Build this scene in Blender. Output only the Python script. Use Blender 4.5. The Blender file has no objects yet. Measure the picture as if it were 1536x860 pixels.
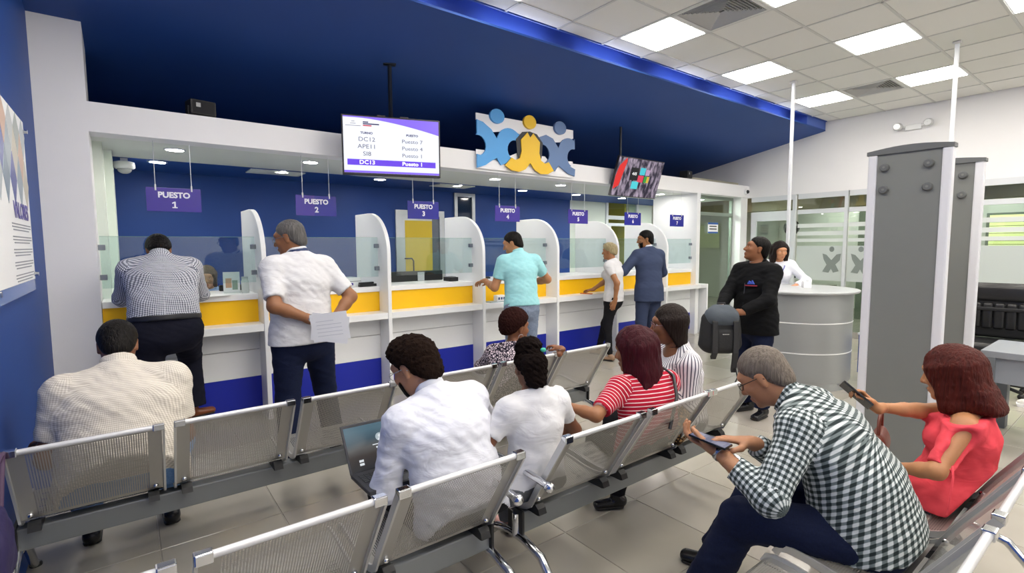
import bpy, bmesh, math, random
import numpy as np
from mathutils import Vector, Matrix
random.seed(7)
SC = bpy.context.scene
COL = SC.collection
# ------------------------------------------------------------------ camera
cam_d = bpy.data.cameras.new('camera'); cam = bpy.data.objects.new('camera', cam_d); COL.objects.link(cam)
cam_d.sensor_width = 36.0; cam_d.sensor_fit = 'HORIZONTAL'
cam_d.lens = 759.2 / 1536 * 36.0
cam_d.clip_start = 0.05; cam_d.clip_end = 100
def _cam_axes(yaw, pitch, roll):
    c, s = math.cos(yaw), math.sin(yaw)
    fwd = np.array([s, c, 0]); right = np.array([c, -s, 0]); up = np.array([0, 0, 1.])
    cp, sp = math.cos(pitch), math.sin(pitch)
    f2 = fwd*cp - up*sp; u2 = up*cp + fwd*sp
    cr, sr = math.cos(roll), math.sin(roll)
    return right*cr + u2*sr, u2*cr - right*sr, f2
_r, _u, _f = _cam_axes(*[math.radians(a) for a in (37.398, 4.672, -0.327)])
cam.matrix_world = Matrix(((_r[0], _u[0], -_f[0], 0), (_r[1], _u[1], -_f[1], 0), (_r[2], _u[2], -_f[2], 1.6), (0, 0, 0, 1)))
SC.camera = cam
# ------------------------------------------------------------------ world, exposure
w = bpy.data.worlds.new('world'); SC.world = w; w.use_nodes = True
w.node_tree.nodes['Background'].inputs[0].default_value = (0.80, 0.86, 0.92, 1)
w.node_tree.nodes['Background'].inputs[1].default_value = 0.35
SC.view_settings.view_transform = 'Standard'; SC.view_settings.look = 'None'
SC.view_settings.exposure = 0.32; SC.view_settings.gamma = 1.0
SC.view_settings.use_curve_mapping = False
LIGHT_PANEL = 15.0
LIGHT_DOWN = 90.0
LIGHT_COVE = 17.0
# ------------------------------------------------------------------ helpers: materials
def srgb(h):
    if isinstance(h, str):
        c = [int(h[i:i+2], 16)/255 for i in (0, 2, 4)]
    else:
        c = [v/255 for v in h]
    return tuple((v/12.92 if v <= .04045 else ((v+.055)/1.055)**2.4) for v in c) + (1.0,)
MATS = {}
def mat(name, col='808080', rough=.5, metal=0., spec=.5, emit=None, estr=1., trans=0., ior=1.45, alpha=None, noise=None, bump=None, coat=0., sheen=0.):
    """noise=(scale, amount): slight colour variation; bump=(scale, strength)"""
    if name in MATS: return MATS[name]
    m = bpy.data.materials.new(name); m.use_nodes = True
    nt = m.node_tree; b = nt.nodes['Principled BSDF']
    c = srgb(col)
    b.inputs['Base Color'].default_value = c
    b.inputs['Roughness'].default_value = rough; b.inputs['Metallic'].default_value = metal
    b.inputs['Specular IOR Level'].default_value = spec
    b.inputs['Coat Weight'].default_value = coat
    b.inputs['Sheen Weight'].default_value = sheen
    if trans: b.inputs['Transmission Weight'].default_value = trans; b.inputs['IOR'].default_value = ior
    if emit is not None:
        b.inputs['Emission Color'].default_value = srgb(emit); b.inputs['Emission Strength'].default_value = estr
    tc = None
    if noise or bump:
        tc = nt.nodes.new('ShaderNodeTexCoord')
    if noise:
        n = nt.nodes.new('ShaderNodeTexNoise'); n.inputs['Scale'].default_value = noise[0]; n.inputs['Detail'].default_value = 4
        nt.links.new(tc.outputs['Object'], n.inputs['Vector'])
        mx = nt.nodes.new('ShaderNodeMix'); mx.data_type = 'RGBA'
        a = noise[1]
        mx.inputs[6].default_value = tuple(min(1, v*(1-a)) for v in c[:3]) + (1,)
        mx.inputs[7].default_value = tuple(min(1, v*(1+a)) for v in c[:3]) + (1,)
        nt.links.new(n.outputs['Fac'], mx.inputs[0]); nt.links.new(mx.outputs[2], b.inputs['Base Color'])
    if bump:
        n = nt.nodes.new('ShaderNodeTexNoise'); n.inputs['Scale'].default_value = bump[0]; n.inputs['Detail'].default_value = 3
        nt.links.new(tc.outputs['Object'], n.inputs['Vector'])
        bp = nt.nodes.new('ShaderNodeBump'); bp.inputs['Strength'].default_value = bump[1]; bp.inputs['Distance'].default_value = .01
        nt.links.new(n.outputs['Fac'], bp.inputs['Height']); nt.links.new(bp.outputs['Normal'], b.inputs['Normal'])
    MATS[name] = m
    return m
def glass_mat(name, tint=(.93, .97, .95), refl=.06, dark=0.0):
    """thin architectural pane: mostly clear, slightly tinted, with mirror reflections by Fresnel"""
    if name in MATS: return MATS[name]
    m = bpy.data.materials.new(name); m.use_nodes = True; nt = m.node_tree
    for n in list(nt.nodes): nt.nodes.remove(n)
    o = nt.nodes.new('ShaderNodeOutputMaterial'); t = nt.nodes.new('ShaderNodeBsdfTransparent'); t.inputs[0].default_value = (*tint, 1)
    g = nt.nodes.new('ShaderNodeBsdfGlossy'); g.inputs['Roughness'].default_value = .02
    fr = nt.nodes.new('ShaderNodeLayerWeight'); fr.inputs[0].default_value = .5
    pw_ = nt.nodes.new('ShaderNodeMath'); pw_.operation = 'POWER'; pw_.inputs[1].default_value = 5.; nt.links.new(fr.outputs['Facing'], pw_.inputs[0])
    ad = nt.nodes.new('ShaderNodeMath'); ad.operation = 'ADD'; ad.inputs[1].default_value = refl; ad.use_clamp = True
    nt.links.new(pw_.outputs[0], ad.inputs[0])
    mx = nt.nodes.new('ShaderNodeMixShader')
    nt.links.new(ad.outputs[0], mx.inputs[0]); nt.links.new(t.outputs[0], mx.inputs[1]); nt.links.new(g.outputs[0], mx.inputs[2])
    nt.links.new(mx.outputs[0], o.inputs[0]); MATS[name] = m
    return m
def frost_mat(name, col='dfe8e6', alpha=.75):
    """frosted film: part clear, part milky"""
    if name in MATS: return MATS[name]
    m = bpy.data.materials.new(name); m.use_nodes = True; nt = m.node_tree
    b = nt.nodes['Principled BSDF']; b.inputs['Base Color'].default_value = srgb(col); b.inputs['Roughness'].default_value = .35
    b.inputs['Alpha'].default_value = alpha
    MATS[name] = m
    return m
# ------------------------------------------------------------------ helpers: meshes
class MB:
    def __init__(s): s.v = []; s.f = []; s.smooth = []
    def add(s, v, f, smooth=False):
        o = len(s.v); s.v += [tuple(p) for p in v]; s.f += [tuple(i+o for i in q) for q in f]; s.smooth += [smooth]*len(f); return s
    def box(s, x0, y0, z0, x1, y1, z1):
        x0, x1 = min(x0, x1), max(x0, x1); y0, y1 = min(y0, y1), max(y0, y1); z0, z1 = min(z0, z1), max(z0, z1)
        v = [(x0,y0,z0),(x1,y0,z0),(x1,y1,z0),(x0,y1,z0),(x0,y0,z1),(x1,y0,z1),(x1,y1,z1),(x0,y1,z1)]
        return s.add(v, [(0,3,2,1),(4,5,6,7),(0,1,5,4),(1,2,6,5),(2,3,7,6),(3,0,4,7)])
    def bbox(s, x0, y0, z0, x1, y1, z1, r=.006):
        """box with chamfered edges"""
        x0, x1 = min(x0, x1), max(x0, x1); y0, y1 = min(y0, y1), max(y0, y1); z0, z1 = min(z0, z1), max(z0, z1)
        r = min(r, (x1-x0)*.45, (y1-y0)*.45, (z1-z0)*.45)
        bm = bmesh.new(); bmesh.ops.create_cube(bm, size=1)
        for vv in bm.verts: vv.co = Vector(((x0+x1)/2+vv.co.x*(x1-x0), (y0+y1)/2+vv.co.y*(y1-y0), (z0+z1)/2+vv.co.z*(z1-z0)))
        bmesh.ops.bevel(bm, geom=bm.edges[:], offset=r, segments=2, affect='EDGES', profile=.6)
        bm.verts.index_update()
        s.add([vv.co[:] for vv in bm.verts], [[q.index for q in ff.verts] for ff in bm.faces]); bm.free(); return s
    def prism(s, pts, axis, a, b, smooth=False):
        """extrude a 2D outline (list of 2-tuples) along axis 'x','y','z' from a to b"""
        def P(p, t):
            return {'x': (t, p[0], p[1]), 'y': (p[0], t, p[1]), 'z': (p[0], p[1], t)}[axis]
        n = len(pts); v = [P(p, a) for p in pts] + [P(p, b) for p in pts]
        s.add(v, [tuple(range(n))[::-1], tuple(range(n, 2*n))]); o = len(s.v) - 2*n
        s.f += [(o+i, o+(i+1) % n, o+n+(i+1) % n, o+n+i) for i in range(n)]; s.smooth += [smooth]*n
        return s
    def tube(s, path, r, n=10, cap=True, rad=None):
        path = [Vector(p) for p in path]; rings = []
        up = Vector((0, 0, 1)); prev = None
        for i, p in enumerate(path):
            d = (path[min(i+1, len(path)-1)] - path[max(i-1, 0)]).normalized()
            if prev is None:
                a = d.orthogonal().normalized()
            else:
                a = (prev - d*prev.dot(d)); a = a.normalized() if a.length > 1e-6 else d.orthogonal().normalized()
            prev = a; b = d.cross(a)
            rr = rad[i] if rad else r
            rings.append([p + (a*math.cos(2*math.pi*k/n) + b*math.sin(2*math.pi*k/n))*rr for k in range(n)])
        v = [q for R in rings for q in R]; f = []
        for i in range(len(rings)-1):
            for k in range(n): f.append((i*n+k, i*n+(k+1) % n, (i+1)*n+(k+1) % n, (i+1)*n+k))
        s.add(v, f, True)
        if cap:
            s.add(rings[0], [tuple(range(n))[::-1]]); s.add(rings[-1], [tuple(range(n))])
        return s
    def lathe(s, prof, c=(0, 0, 0), n=24, axis='z'):
        """prof: list of (r, h)"""
        v = []; f = []
        for r, h in prof:
            for k in range(n):
                a = 2*math.pi*k/n
                p = {'z': (r*math.cos(a), r*math.sin(a), h), 'y': (r*math.cos(a), h, r*math.sin(a)), 'x': (h, r*math.cos(a), r*math.sin(a))}[axis]
                v.append((p[0]+c[0], p[1]+c[1], p[2]+c[2]))
        for i in range(len(prof)-1):
            for k in range(n): f.append((i*n+k, i*n+(k+1) % n, (i+1)*n+(k+1) % n, (i+1)*n+k))
        s.add(v, f, True)
        s.add(v[:n], [tuple(range(n))[::-1]]); s.add(v[-n:], [tuple(range(n))])
        return s
    def quad(s, a, b, c, d): return s.add([a, b, c, d], [(0, 1, 2, 3)])
    def sphere(s, c, r, n=12, sc=(1, 1, 1)):
        prof = [(math.sin(math.pi*i/n), -math.cos(math.pi*i/n)) for i in range(1, n)]
        v = []; f = []; m = 2*n
        for rr, h in prof:
            for k in range(m): v.append((c[0]+r*sc[0]*rr*math.cos(2*math.pi*k/m), c[1]+r*sc[1]*rr*math.sin(2*math.pi*k/m), c[2]+r*sc[2]*h))
        for i in range(len(prof)-1):
            for k in range(m): f.append((i*m+k, i*m+(k+1) % m, (i+1)*m+(k+1) % m, (i+1)*m+k))
        f += [tuple(range(m))[::-1], tuple((len(prof)-1)*m+k for k in range(m))]
        return s.add(v, f, True)
    def mesh(s, name, m):
        me = bpy.data.meshes.new(name); me.from_pydata(s.v, [], s.f); me.update()
        bm = bmesh.new(); bm.from_mesh(me); bmesh.ops.recalc_face_normals(bm, faces=bm.faces[:]); bm.to_mesh(me); bm.free()
        me.polygons.foreach_set('use_smooth', s.smooth)
        if m: me.materials.append(m)
        return me
    def build(s, name, m, parent=None, loc=None, rot=None):
        return link(name, s.mesh(name, m), parent, loc, rot)
def link(name, me, parent=None, loc=None, rot=None):
    o = bpy.data.objects.new(name, me); COL.objects.link(o)
    if parent is not None: o.parent = parent
    if loc is not None: o.location = loc
    if rot is not None: o.rotation_euler = rot
    return o
def tag(o, label=None, cat=None, group=None, kind=None):
    if label: o['label'] = label
    if cat: o['category'] = cat
    if group: o['group'] = group
    if kind: o['kind'] = kind
    return o
def thing(name, label, cat, loc=(0, 0, 0), rz=0., group=None):
    o = bpy.data.objects.new(name, None); o.empty_display_size = .1; COL.objects.link(o)
    o.location = loc; o.rotation_euler = (0, 0, rz)
    return tag(o, label, cat, group)
def struct(name, mb, m, label=None):
    o = mb.build(name, m); o['kind'] = 'structure'
    if label: o['label'] = label
    return o
def copy_tree(o, parent=None):
    c = o.copy(); COL.objects.link(c)
    if parent is not None: c.parent = parent
    for ch in o.children: copy_tree(ch, c)
    return c
def text(name, s, size, m, parent, loc, rot, align='CENTER', bold=0., extrude=.0006, sx=1.0):
    cu = bpy.data.curves.new(name, 'FONT'); cu.body = s; cu.size = size; cu.align_x = align; cu.align_y = 'CENTER'
    cu.offset = bold; cu.extrude = extrude; cu.resolution_u = 3
    t = bpy.data.objects.new(name, cu); COL.objects.link(t)
    dg = bpy.context.evaluated_depsgraph_get()
    me = bpy.data.meshes.new_from_object(t.evaluated_get(dg)); bpy.data.objects.remove(t)
    me.materials.clear(); me.materials.append(m)
    o = link(name, me, parent, loc, rot); o.scale = (sx, 1, 1)
    return o
FRONT = (math.pi/2, 0, 0)     # text standing up, read from -Y
# ------------------------------------------------------------------ dimensions
XL, XE = -0.47, 9.74            # left wall, end wall
ZC = 3.69                       # hall ceiling
YF = 3.78                       # where the hall ceiling stops
YB = 7.40                       # back wall of the teller room
YBEAM = 5.12; ZB0, ZB1 = 2.49, 2.716
P = .631                        # ceiling grid pitch
YBACK = -4.0
blue = mat('blue_wall_paint', '134390', .55, noise=(3, .06), bump=(120, .05))
blue_ceiling = mat('blue_ceiling_paint', '174590', .6, noise=(2.5, .05), bump=(120, .05))
white = mat('white_wall_paint', 'efeff1', .6, noise=(3, .02), bump=(150, .04))
lam = mat('white_laminate', 'eef0f2', .32, noise=(4, .015))
soffit_m = mat('soffit_white_paint', 'dfe3dd', .7)
alu = mat('aluminium_frame', 'c3c8cc', .38, .75)
alu_w = mat('white_aluminium', 'd9dde2', .4, .1)
glass = glass_mat('clear_glass')
glass_g = glass_mat('greenish_glass', (.88, .935, .90), .05)
# ------------------------------------------------------------------ floor: porcelain tiles over a screed
screed = mat('floor_grout', 'a09c94', .8)
fl = struct('floor', MB().box(XL-.05, YBACK, -.1, 14.5, 9.5, -.004), screed, 'beige polished tile floor of the banking hall')
def tile_mat(i, c):
    m = mat('floor_tile_%d' % i, c, .16, noise=(6, .05)); return m
ft = [tile_mat(i, c) for i, c in enumerate(['aaa59a', 'a6a196', 'aea99f', 'a8a29a'])]
TP = .60
tm = [MB().add([(.0025, .0025, -.004), (TP-.0025, .0025, -.004), (TP-.0025, TP-.0025, -.004), (.0025, TP-.0025, -.004),
                (.005, .005, 0), (TP-.005, .005, 0), (TP-.005, TP-.005, 0), (.005, TP-.005, 0)],
               [(4, 5, 6, 7), (0, 1, 5, 4), (1, 2, 6, 5), (2, 3, 7, 6), (3, 0, 4, 7)]).mesh('floor_tile', m) for m in ft]
X0, Y0 = -1.13, -.43
cells = []
for i in range(27):
    for j in range(-7, 17):
        x, y = X0+i*TP, Y0+j*TP
        if x > 14 or y > 9 or y < YBACK: continue
        cx, cy = x+.3, y+.3
        d = cx*.607+cy*.794; lat = cx*.794-cy*.607
        vis = d > .6 and abs(lat) < d*1.03+.5
        cells.append((0 if vis else 1, d, x, y))
cells.sort()
rest = MB()
for k, (h, d, x, y) in enumerate(cells):
    if k < 280 and h == 0:
        link('floor_tile', tm[random.randrange(4)], fl, (x, y, 0))
    else:
        rest.add([(x+.004, y+.004, 0), (x+TP-.004, y+.004, 0), (x+TP-.004, y+TP-.004, 0), (x+.004, y+TP-.004, 0)], [(0, 1, 2, 3)])
r_ = rest.build('floor_tile', ft[0], fl); r_['kind'] = 'stuff'
# ------------------------------------------------------------------ hall ceiling: grid, tiles
tee = mat('ceiling_grid_white', 'd2d2cf', .5)
til = [mat('ceiling_tile_%d' % i, c, .9, bump=(90, .15)) for i, c in enumerate(['e6e5e1', 'e2e2dd', 'e9e8e4'])]
GX0, GY0 = 5.99, 1.681
ce = struct('ceiling', MB().box(XL, YBACK, ZC+.10, XE, YF, ZC+.16), mat('plenum_grey', '8c8c8a', .9), 'white suspended tile ceiling')
xl = [GX0+P*k for k in range(-12, 8)]; yl = [GY0+P*k for k in range(-9, 4)]
gridm = MB()
for x in xl:
    if XL < x < XE: gridm.box(x-.012, YBACK, ZC-.002, x+.012, YF, ZC+.03)
for y in yl:
    if y < YF: gridm.box(XL, y-.012, ZC-.002, XE, y+.012, ZC+.03)
gridm.build('grid_rail', tee, ce)
LIGHTS = [(GX0+P*3*k, GY0+P*2*j) for k in range(-3, 2) for j in (-4, -3, -2, -1, 0, 1)]
VENTS = [(GX0-3*P, GY0+P), (GX0+3*P, GY0+P), (GX0-9*P, GY0-3*P)]
skip = {(round(x, 2), round(y, 2)) for x, y in LIGHTS+VENTS}
tmesh = {}
def ctile(wx, wy, k):
    key = (round(wx, 2), round(wy, 2), k)
    if key not in tmesh:
        tmesh[key] = MB().add([(.013, .013, 0), (wx-.013, .013, 0), (wx-.013, wy-.013, 0), (.013, wy-.013, 0),
                               (.013, .013, .015), (wx-.013, .013, .015), (wx-.013, wy-.013, .015), (.013, wy-.013, .015)],
                              [(3, 2, 1, 0), (4, 5, 6, 7), (0, 1, 5, 4), (1, 2, 6, 5), (2, 3, 7, 6), (3, 0, 4, 7)]).mesh('ceiling_tile', til[k])
    return tmesh[key]
for a, x in enumerate(xl[:-1]):
    for y in [GY0-10*P]+yl:
        x1 = min(x+P, XE); y1 = min(y+P, YF); x0 = max(x, XL)
        if x1-x0 < .05 or y1-y < .05: continue
        if (round(x, 2), round(y, 2)) in skip: continue
        link('ceiling_tile', ctile(x1-x0, y1-y, random.randrange(3)), ce, (x0, y, ZC+.004))
# ------------------------------------------------------------------ walls
struct('wall_left', MB().box(XL-.12, YBACK, 0, XL, 9.0, ZC+.3), blue, 'deep blue painted wall on the left')
struct('wall_rear', MB().box(XL-.12, YBACK-.12, 0, XE+.2, YBACK, ZC+.2), white, 'white wall behind the viewer')
# end wall above the glazing
we = MB().box(XE, YBACK, 2.49, XE+.12, 9.0, ZC+.4)
struct('wall_end', we, white, 'white wall above the glazed partition at the far end')
struct('baseboard_end', MB().box(XE-.02, -4, 0, XE, 3.62, .10), mat('baseboard_grey', '9d9a94', .6))
# white column on the left, beam over the counters
sl = lambda y: 3.533-.1786*(y-3.81)
col = MB(); col.add([(XL, YBEAM, 0), (-.165, YBEAM, 0), (-.165, 5.55, 0), (XL, 5.55, 0), (XL, YBEAM, sl(YBEAM)), (-.165, YBEAM, sl(YBEAM)), (-.165, 5.55, sl(5.55)), (XL, 5.55, sl(5.55))],
        [(0, 3, 2, 1), (4, 5, 6, 7), (0, 1, 5, 4), (1, 2, 6, 5), (2, 3, 7, 6), (3, 0, 4, 7)])
struct('wall_column', col, white, 'white square column beside the first counter')
struct('trim_1', MB().box(-.165, YBEAM, ZB0, XE, YBEAM+.22, ZB1), white, 'long white beam over the teller counters')
struct('ceiling_soffit', MB().box(-.165, YBEAM+.22, ZB0, XE, 6.385, ZB0+.1), soffit_m, 'white soffit with downlights behind the beam')
struct('ceiling_back', MB().box(XL, 6.385, ZB0-.001, XE, YB, ZB0+.1), blue_ceiling, 'blue ceiling at the back of the teller room')
# blue sloped ceiling with the light cove
sp = MB().prism([(3.796, 3.535), (YB+.2, sl(YB+.2)), (YB+.2, sl(YB+.2)+.05), (3.86, 3.575), (3.80, 3.555)], 'x', XL, XE)
struct('ceiling_sloped', sp, blue_ceiling, 'deep blue ceiling sloping down over the counters')
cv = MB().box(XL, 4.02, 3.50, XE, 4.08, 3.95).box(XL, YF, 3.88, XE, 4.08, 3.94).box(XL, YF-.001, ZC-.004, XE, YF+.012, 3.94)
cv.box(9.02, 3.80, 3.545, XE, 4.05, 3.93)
struct('trim_2', cv, mat('cove_blue_lit', '4a68bc', .5), 'blue light cove between tile ceiling and sloped ceiling')  # paler copy of the ceiling blue: glow of the tubes put into the colour
tube_m = mat('cove_tube_light', 'ffffff', .5, emit='e6ebff', estr=LIGHT_COVE)
for k, x in enumerate(np.arange(.1, 8.3, 1.30)):
    t = thing('cove_light', 'white fluorescent tube hidden in the blue cove', 'light', (x, 3.90, 3.578), 0, 'tubes in the blue cove')
    MB().tube([(0, 0, 0), (.78, 0, 0)], .010, 8).build('tube', tube_m, t)
    for x_ in (-.03, .78): MB().box(x_, -.012, -.014, x_+.03, .012, .012).build('end_cap', alu_w, t)
# back wall of the teller room
bw = MB().box(XL, YB, 0, 3.373, YB+.1, 2.9).box(3.373, YB, 2.16, 4.236, YB+.1, 2.9).box(4.236, YB, 0, 4.435, YB+.1, 2.9).box(4.847, YB, 0, 7.126, YB+.1, 2.9).box(4.435, YB, 2.48, 4.847, YB+.1, 2.9)
struct('wall_back', bw, blue, 'blue wall behind the tellers')
struct('wall_back_side', MB().box(7.126, YB, 0, 8.16, YB+.1, 2.9).box(9.23, YB, 0, XE, YB+.1, 2.9).box(8.16, YB, 2.6, 9.23, YB+.1, 2.9), mat('pale_wall', 'dde6df', .6), 'pale wall behind the last counters')
struct('wall_teller_side', MB().box(8.0, YBEAM, 0, 8.10, 6.05, 2.49), lam, 'white side wall closing the last counter')
struct('wall_teller_left', MB().box(-.165, 5.55, 0, -.10, 6.0, 2.49).box(-.165, 6.0, 0, -.04, YB, 2.49), mat('pale_wall2', 'dfe9df', .6), 'pale side wall at the first counter')
# yellow door
yel = mat('yellow_door_film', 'e3c52e', .3, noise=(2, .05))
d = tag(thing('door_1', 'yellow glazed door in an aluminium frame behind counter three', None, (3.373, YB, 0)), kind='structure')
MB().box(0, -.03, 0, .09, .05, 2.16).box(.773, -.03, 0, .863, .05, 2.16).box(.09, -.03, 2.07, .773, .05, 2.16).build('door_frame', alu, d)
MB().bbox(.16, -.015, .06, .64, .02, 2.0, .004).build('door_leaf', yel, d)
MB().box(.64, -.012, .06, .773, .02, 2.07).build('side_strip', mat('dark_grey_alu', '6d7480', .4, .4), d)
MB().box(.09, -.012, 0, .16, .02, 2.07).box(.16, -.012, 2.0, .64, .02, 2.07).box(.16, -.012, 0, .64, .02, .06).build('stile', alu, d)
MB().tube([(.15, -.02, 1.12), (.15, -.07, 1.12), (.24, -.07, 1.13), (.27, -.07, 1.17), (.27, -.07, 1.36), (.24, -.07, 1.40), (.15, -.07, 1.40), (.15, -.02, 1.40)], .012, 8).build('door_handle', mat('dark_handle', '3c4046', .3, .6), d)
# tall glazed light beside it
wn = tag(thing('window_1', 'narrow aluminium framed glass panel beside the yellow door', None, (4.435, YB, 0)), kind='structure')
MB().box(0, -.03, 0, .06, .05, 2.48).box(.35, -.03, 0, .412, .05, 2.48).box(.06, -.03, 2.42, .35, .05, 2.48).box(.06, -.03, 0, .35, .05, .1).build('window_frame', alu, wn)
MB().box(.06, 0, .1, .35, .012, 2.42).build('pane', mat('dark_pane', '22344f', .08), wn)
# glazed door with a yellow room behind, at the far right of the teller room
d2 = tag(thing('door_2', 'glazed aluminium door with transom behind counter six', None, (8.16, YB, 0)), kind='structure')
MB().box(0, -.03, 0, .07, .05, 2.6).box(1.0, -.03, 0, 1.07, .05, 2.6).box(.07, -.03, 2.14, 1.0, .05, 2.22).box(.07, -.03, 2.53, 1.0, .05, 2.6).box(.07, -.03, 2.0, 1.0, .05, 2.06).box(.07, -.03, 0, .16, .05, 2.0).box(.9, -.03, 0, 1.0, .05, 2.0).build('door_frame', alu_w, d2)
MB().box(.07, 0, .05, 1.0, .01, 2.53).build('pane', glass_g, d2)
struct('wall_yellow_room', MB().box(7.4, 8.6, 0, 10.2, 8.7, 3).box(8.9, YB+.1, 0, 8.95, 8.6, 3), mat('yellow_room', 'cdbc4a', .6), 'yellow wall seen through the glazed door')
for x_ in (8.4, 9.2):  # unseen panels added to brighten the room behind the door
    t = thing('back_room_light', 'unseen fill panel added to brighten the yellow room behind the glazed door', 'light', (x_, 8.0, 2.88), 0, 'added fill panels of the yellow room'); MB().box(-.2, -.2, 0, .2, .2, .02).build('frame', alu_w, t); MB().box(-.18, -.18, -.006, .18, .18, 0).build('diffuser', mat('yellow_room_fill', 'ffffff', .5, emit='fff6d0', estr=20), t)
MB_ = MB().box(8.52, 8.3, 0, 8.62, 8.45, 2.9); struct('trim_3', MB_, mat('dark_post', '6a6a52', .6))
# ------------------------------------------------------------------ glazed partition of the end wall
frost = frost_mat('frosted_film', 'cfd8d6', .82)
frost_l = frost_mat('frosted_band', 'e4eae9', .80)
film_grey = frost_mat('grey_film', '8f9996', .75)
def glazed_bay(n, y0, y1, label, door=False, bands=True, logo=False):
    """one bay of the end partition between two mullions, y0 < y1"""
    w_ = tag(thing('window_%d' % n, label, None, (XE, y0, 0)), kind='structure')
    L = y1-y0
    fr = MB().box(0, 0, 0, .06, .05, 2.49).box(0, .05, 2.40, .06, L, 2.49).box(0, .05, 2.13, .06, L, 2.205)
    if door:
        fr.box(.005, .05, 0, .055, .13, 2.13).box(.005, L-.10, 0, .055, L, 2.13).box(.005, .13, 2.03, .055, L-.1, 2.13).box(.005, .13, 0, .055, L-.1, .12)
    else:
        fr.box(0, .05, 0, .06, L, .08)
    fr.build('window_frame', alu_w, w_)
    MB().box(.025, .05, .08, .033, L, 2.40).build('pane', glass_g, w_)
    if bands:
        for z0, z1 in ((1.883, 1.953), (1.743, 1.813), (1.627, 1.685)):
            MB().box(.019, .05, z0, .0235, L, z1).build('frosted_band', frost_l, w_)
        MB().box(.019, .05, .95, .0235, L, 1.557).build('frosted_film', frost, w_)
    return w_, L
glazed_bay(2, 4.24, 5.06, 'glazed door bay next to the white post at the far end', door=True, bands=False)
wl, L_ = glazed_bay(3, 3.40, 4.20, 'frosted glass bay behind the round desk')
wl2, _ = glazed_bay(4, 2.56, 3.38, 'frosted glass bay with a figure emblem beside the detector')
glazed_bay(5, 1.72, 2.54, 'frosted glass bay hidden behind the detector')
glazed_bay(6, .88, 1.70, 'frosted glass bay behind the black office chair')
glazed_bay(7, .04, .86, 'frosted glass bay at the right edge')
glazed_bay(8, -4.0, .02, 'long glass bay outside the picture', bands=True)
def figures(parent, x, y, z, s, mats, t=.004):
    """three little people emblem, drawn in the YZ plane and read from -X (left = +Y)"""
    def poly(pts, m, nm):
        MB().prism([(y-a*s, z+b*s) for a, b in pts], 'x', x-t, x).build(nm, m, parent)
    for k, m in enumerate(mats):
        ox = k*.62; dz = -.12 if k == 1 else 0
        poly([(ox+.12*math.cos(a)*.9, .83+dz+.13*math.sin(a)) for a in np.linspace(0, 2*math.pi, 20, endpoint=False)], m, 'emblem_head')
        left = [(ox-.40, .62+dz), (ox-.22, .56+dz), (ox, .30+dz), (ox+.22, .58+dz), (ox+.40, .62+dz), (ox+.36, .30+dz), (ox+.18, .1+dz), (ox+.34, -.22+dz), (ox+.1, -.3+dz), (ox, -.1+dz), (ox-.1, -.3+dz), (ox-.38, -.26+dz), (ox-.20, .08+dz), (ox-.34, .34+dz)]
        poly(left, m, 'emblem_body')
figures(wl, .016, .22, 1.20, .36, [film_grey])
figures(wl2, .016, .62, 1.20, .36, [film_grey, film_grey])
struct('trim_4', MB().box(XE-.24, YBEAM+.02, 0, XE, YBEAM+.2, ZB0), lam, 'white post at the corner of the end wall')
# glazed passage front between the last counter and the corner post
dk = mat('grey_green_frame', '8f9a90', .45, .3)
w9 = tag(thing('window_9', 'glass screen with a notice beside the last counter', None, (8.10, 5.30, 0)), kind='structure')
MB().box(0, 0, 0, .05, .05, 2.49).box(1.35, 0, 0, 1.40, .05, 2.49).box(.05, 0, 2.13, 1.35, .05, 2.19).box(.05, 0, 0, 1.35, .05, .08).box(.05, 0, 2.44, 1.35, .05, 2.49).build('window_frame', dk, w9)
MB().box(.05, .02, .08, 1.35, .028, 2.44).build('pane', glass_g, w9)
nt_ = tag(thing('door_notice', 'small blue and white notice stuck on the glass screen', 'notice', (8.62, 5.29, 1.80)))
MB().box(0, -.003, 0, .34, 0, .20).build('sheet', mat('paper_white', 'f4f5f7', .6), nt_)
MB().box(0, -.005, .165, .34, -.003, .20).box(0, -.005, 0, .34, -.003, .03).build('border', mat('notice_blue', '2c5ea8', .6), nt_)
for k in range(2): MB().box(.05, -.005, .12-.05*k, .29, -.003, .14-.05*k).build('text_line', mat('ink_dark', '33363c', .6), nt_)
# ------------------------------------------------------------------ office rooms behind the glass
pale = mat('office_pale_green', 'd0d2c9', .7, noise=(2, .04))
struct('wall_office', MB().box(14.2, -4, 0, 14.3, 9.2, 3).box(XE, 9.1, 0, 14.3, 9.2, 3).box(XE+.1, -4.1, 0, 14.3, -4, 3), pale, 'pale green wall of the office behind the glass')
struct('ceiling_office', MB().box(XE+.12, -4, 2.75, 14.3, 9.2, 2.85).box(8.1, 5.34, 2.75, XE+.12, 9.2, 2.80), mat('office_ceiling', 'a9a595', .8), 'dim office ceiling behind the glass')
struct('wall_office_screen', MB().box(8.95, 7.42, 0, 9.7, 7.5, 2.7), pale)
struct('trim_5', MB().box(12.2, -4, 2.38, 12.5, 9, 2.74), mat('brown_beam', '8a7f68', .7), 'brownish beam across the office ceiling')
for (yy, hh) in ((1.2, 1), (3.9, 1), (6.6, 1)):
    struct('trim_6', MB().box(12.25, yy, 0, 12.45, yy+.16, 2.4), mat('office_post', '7d8676', .6))
offl = mat('office_panel_light', 'ffffff', .5, emit='fbfff4', estr=20)
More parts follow.
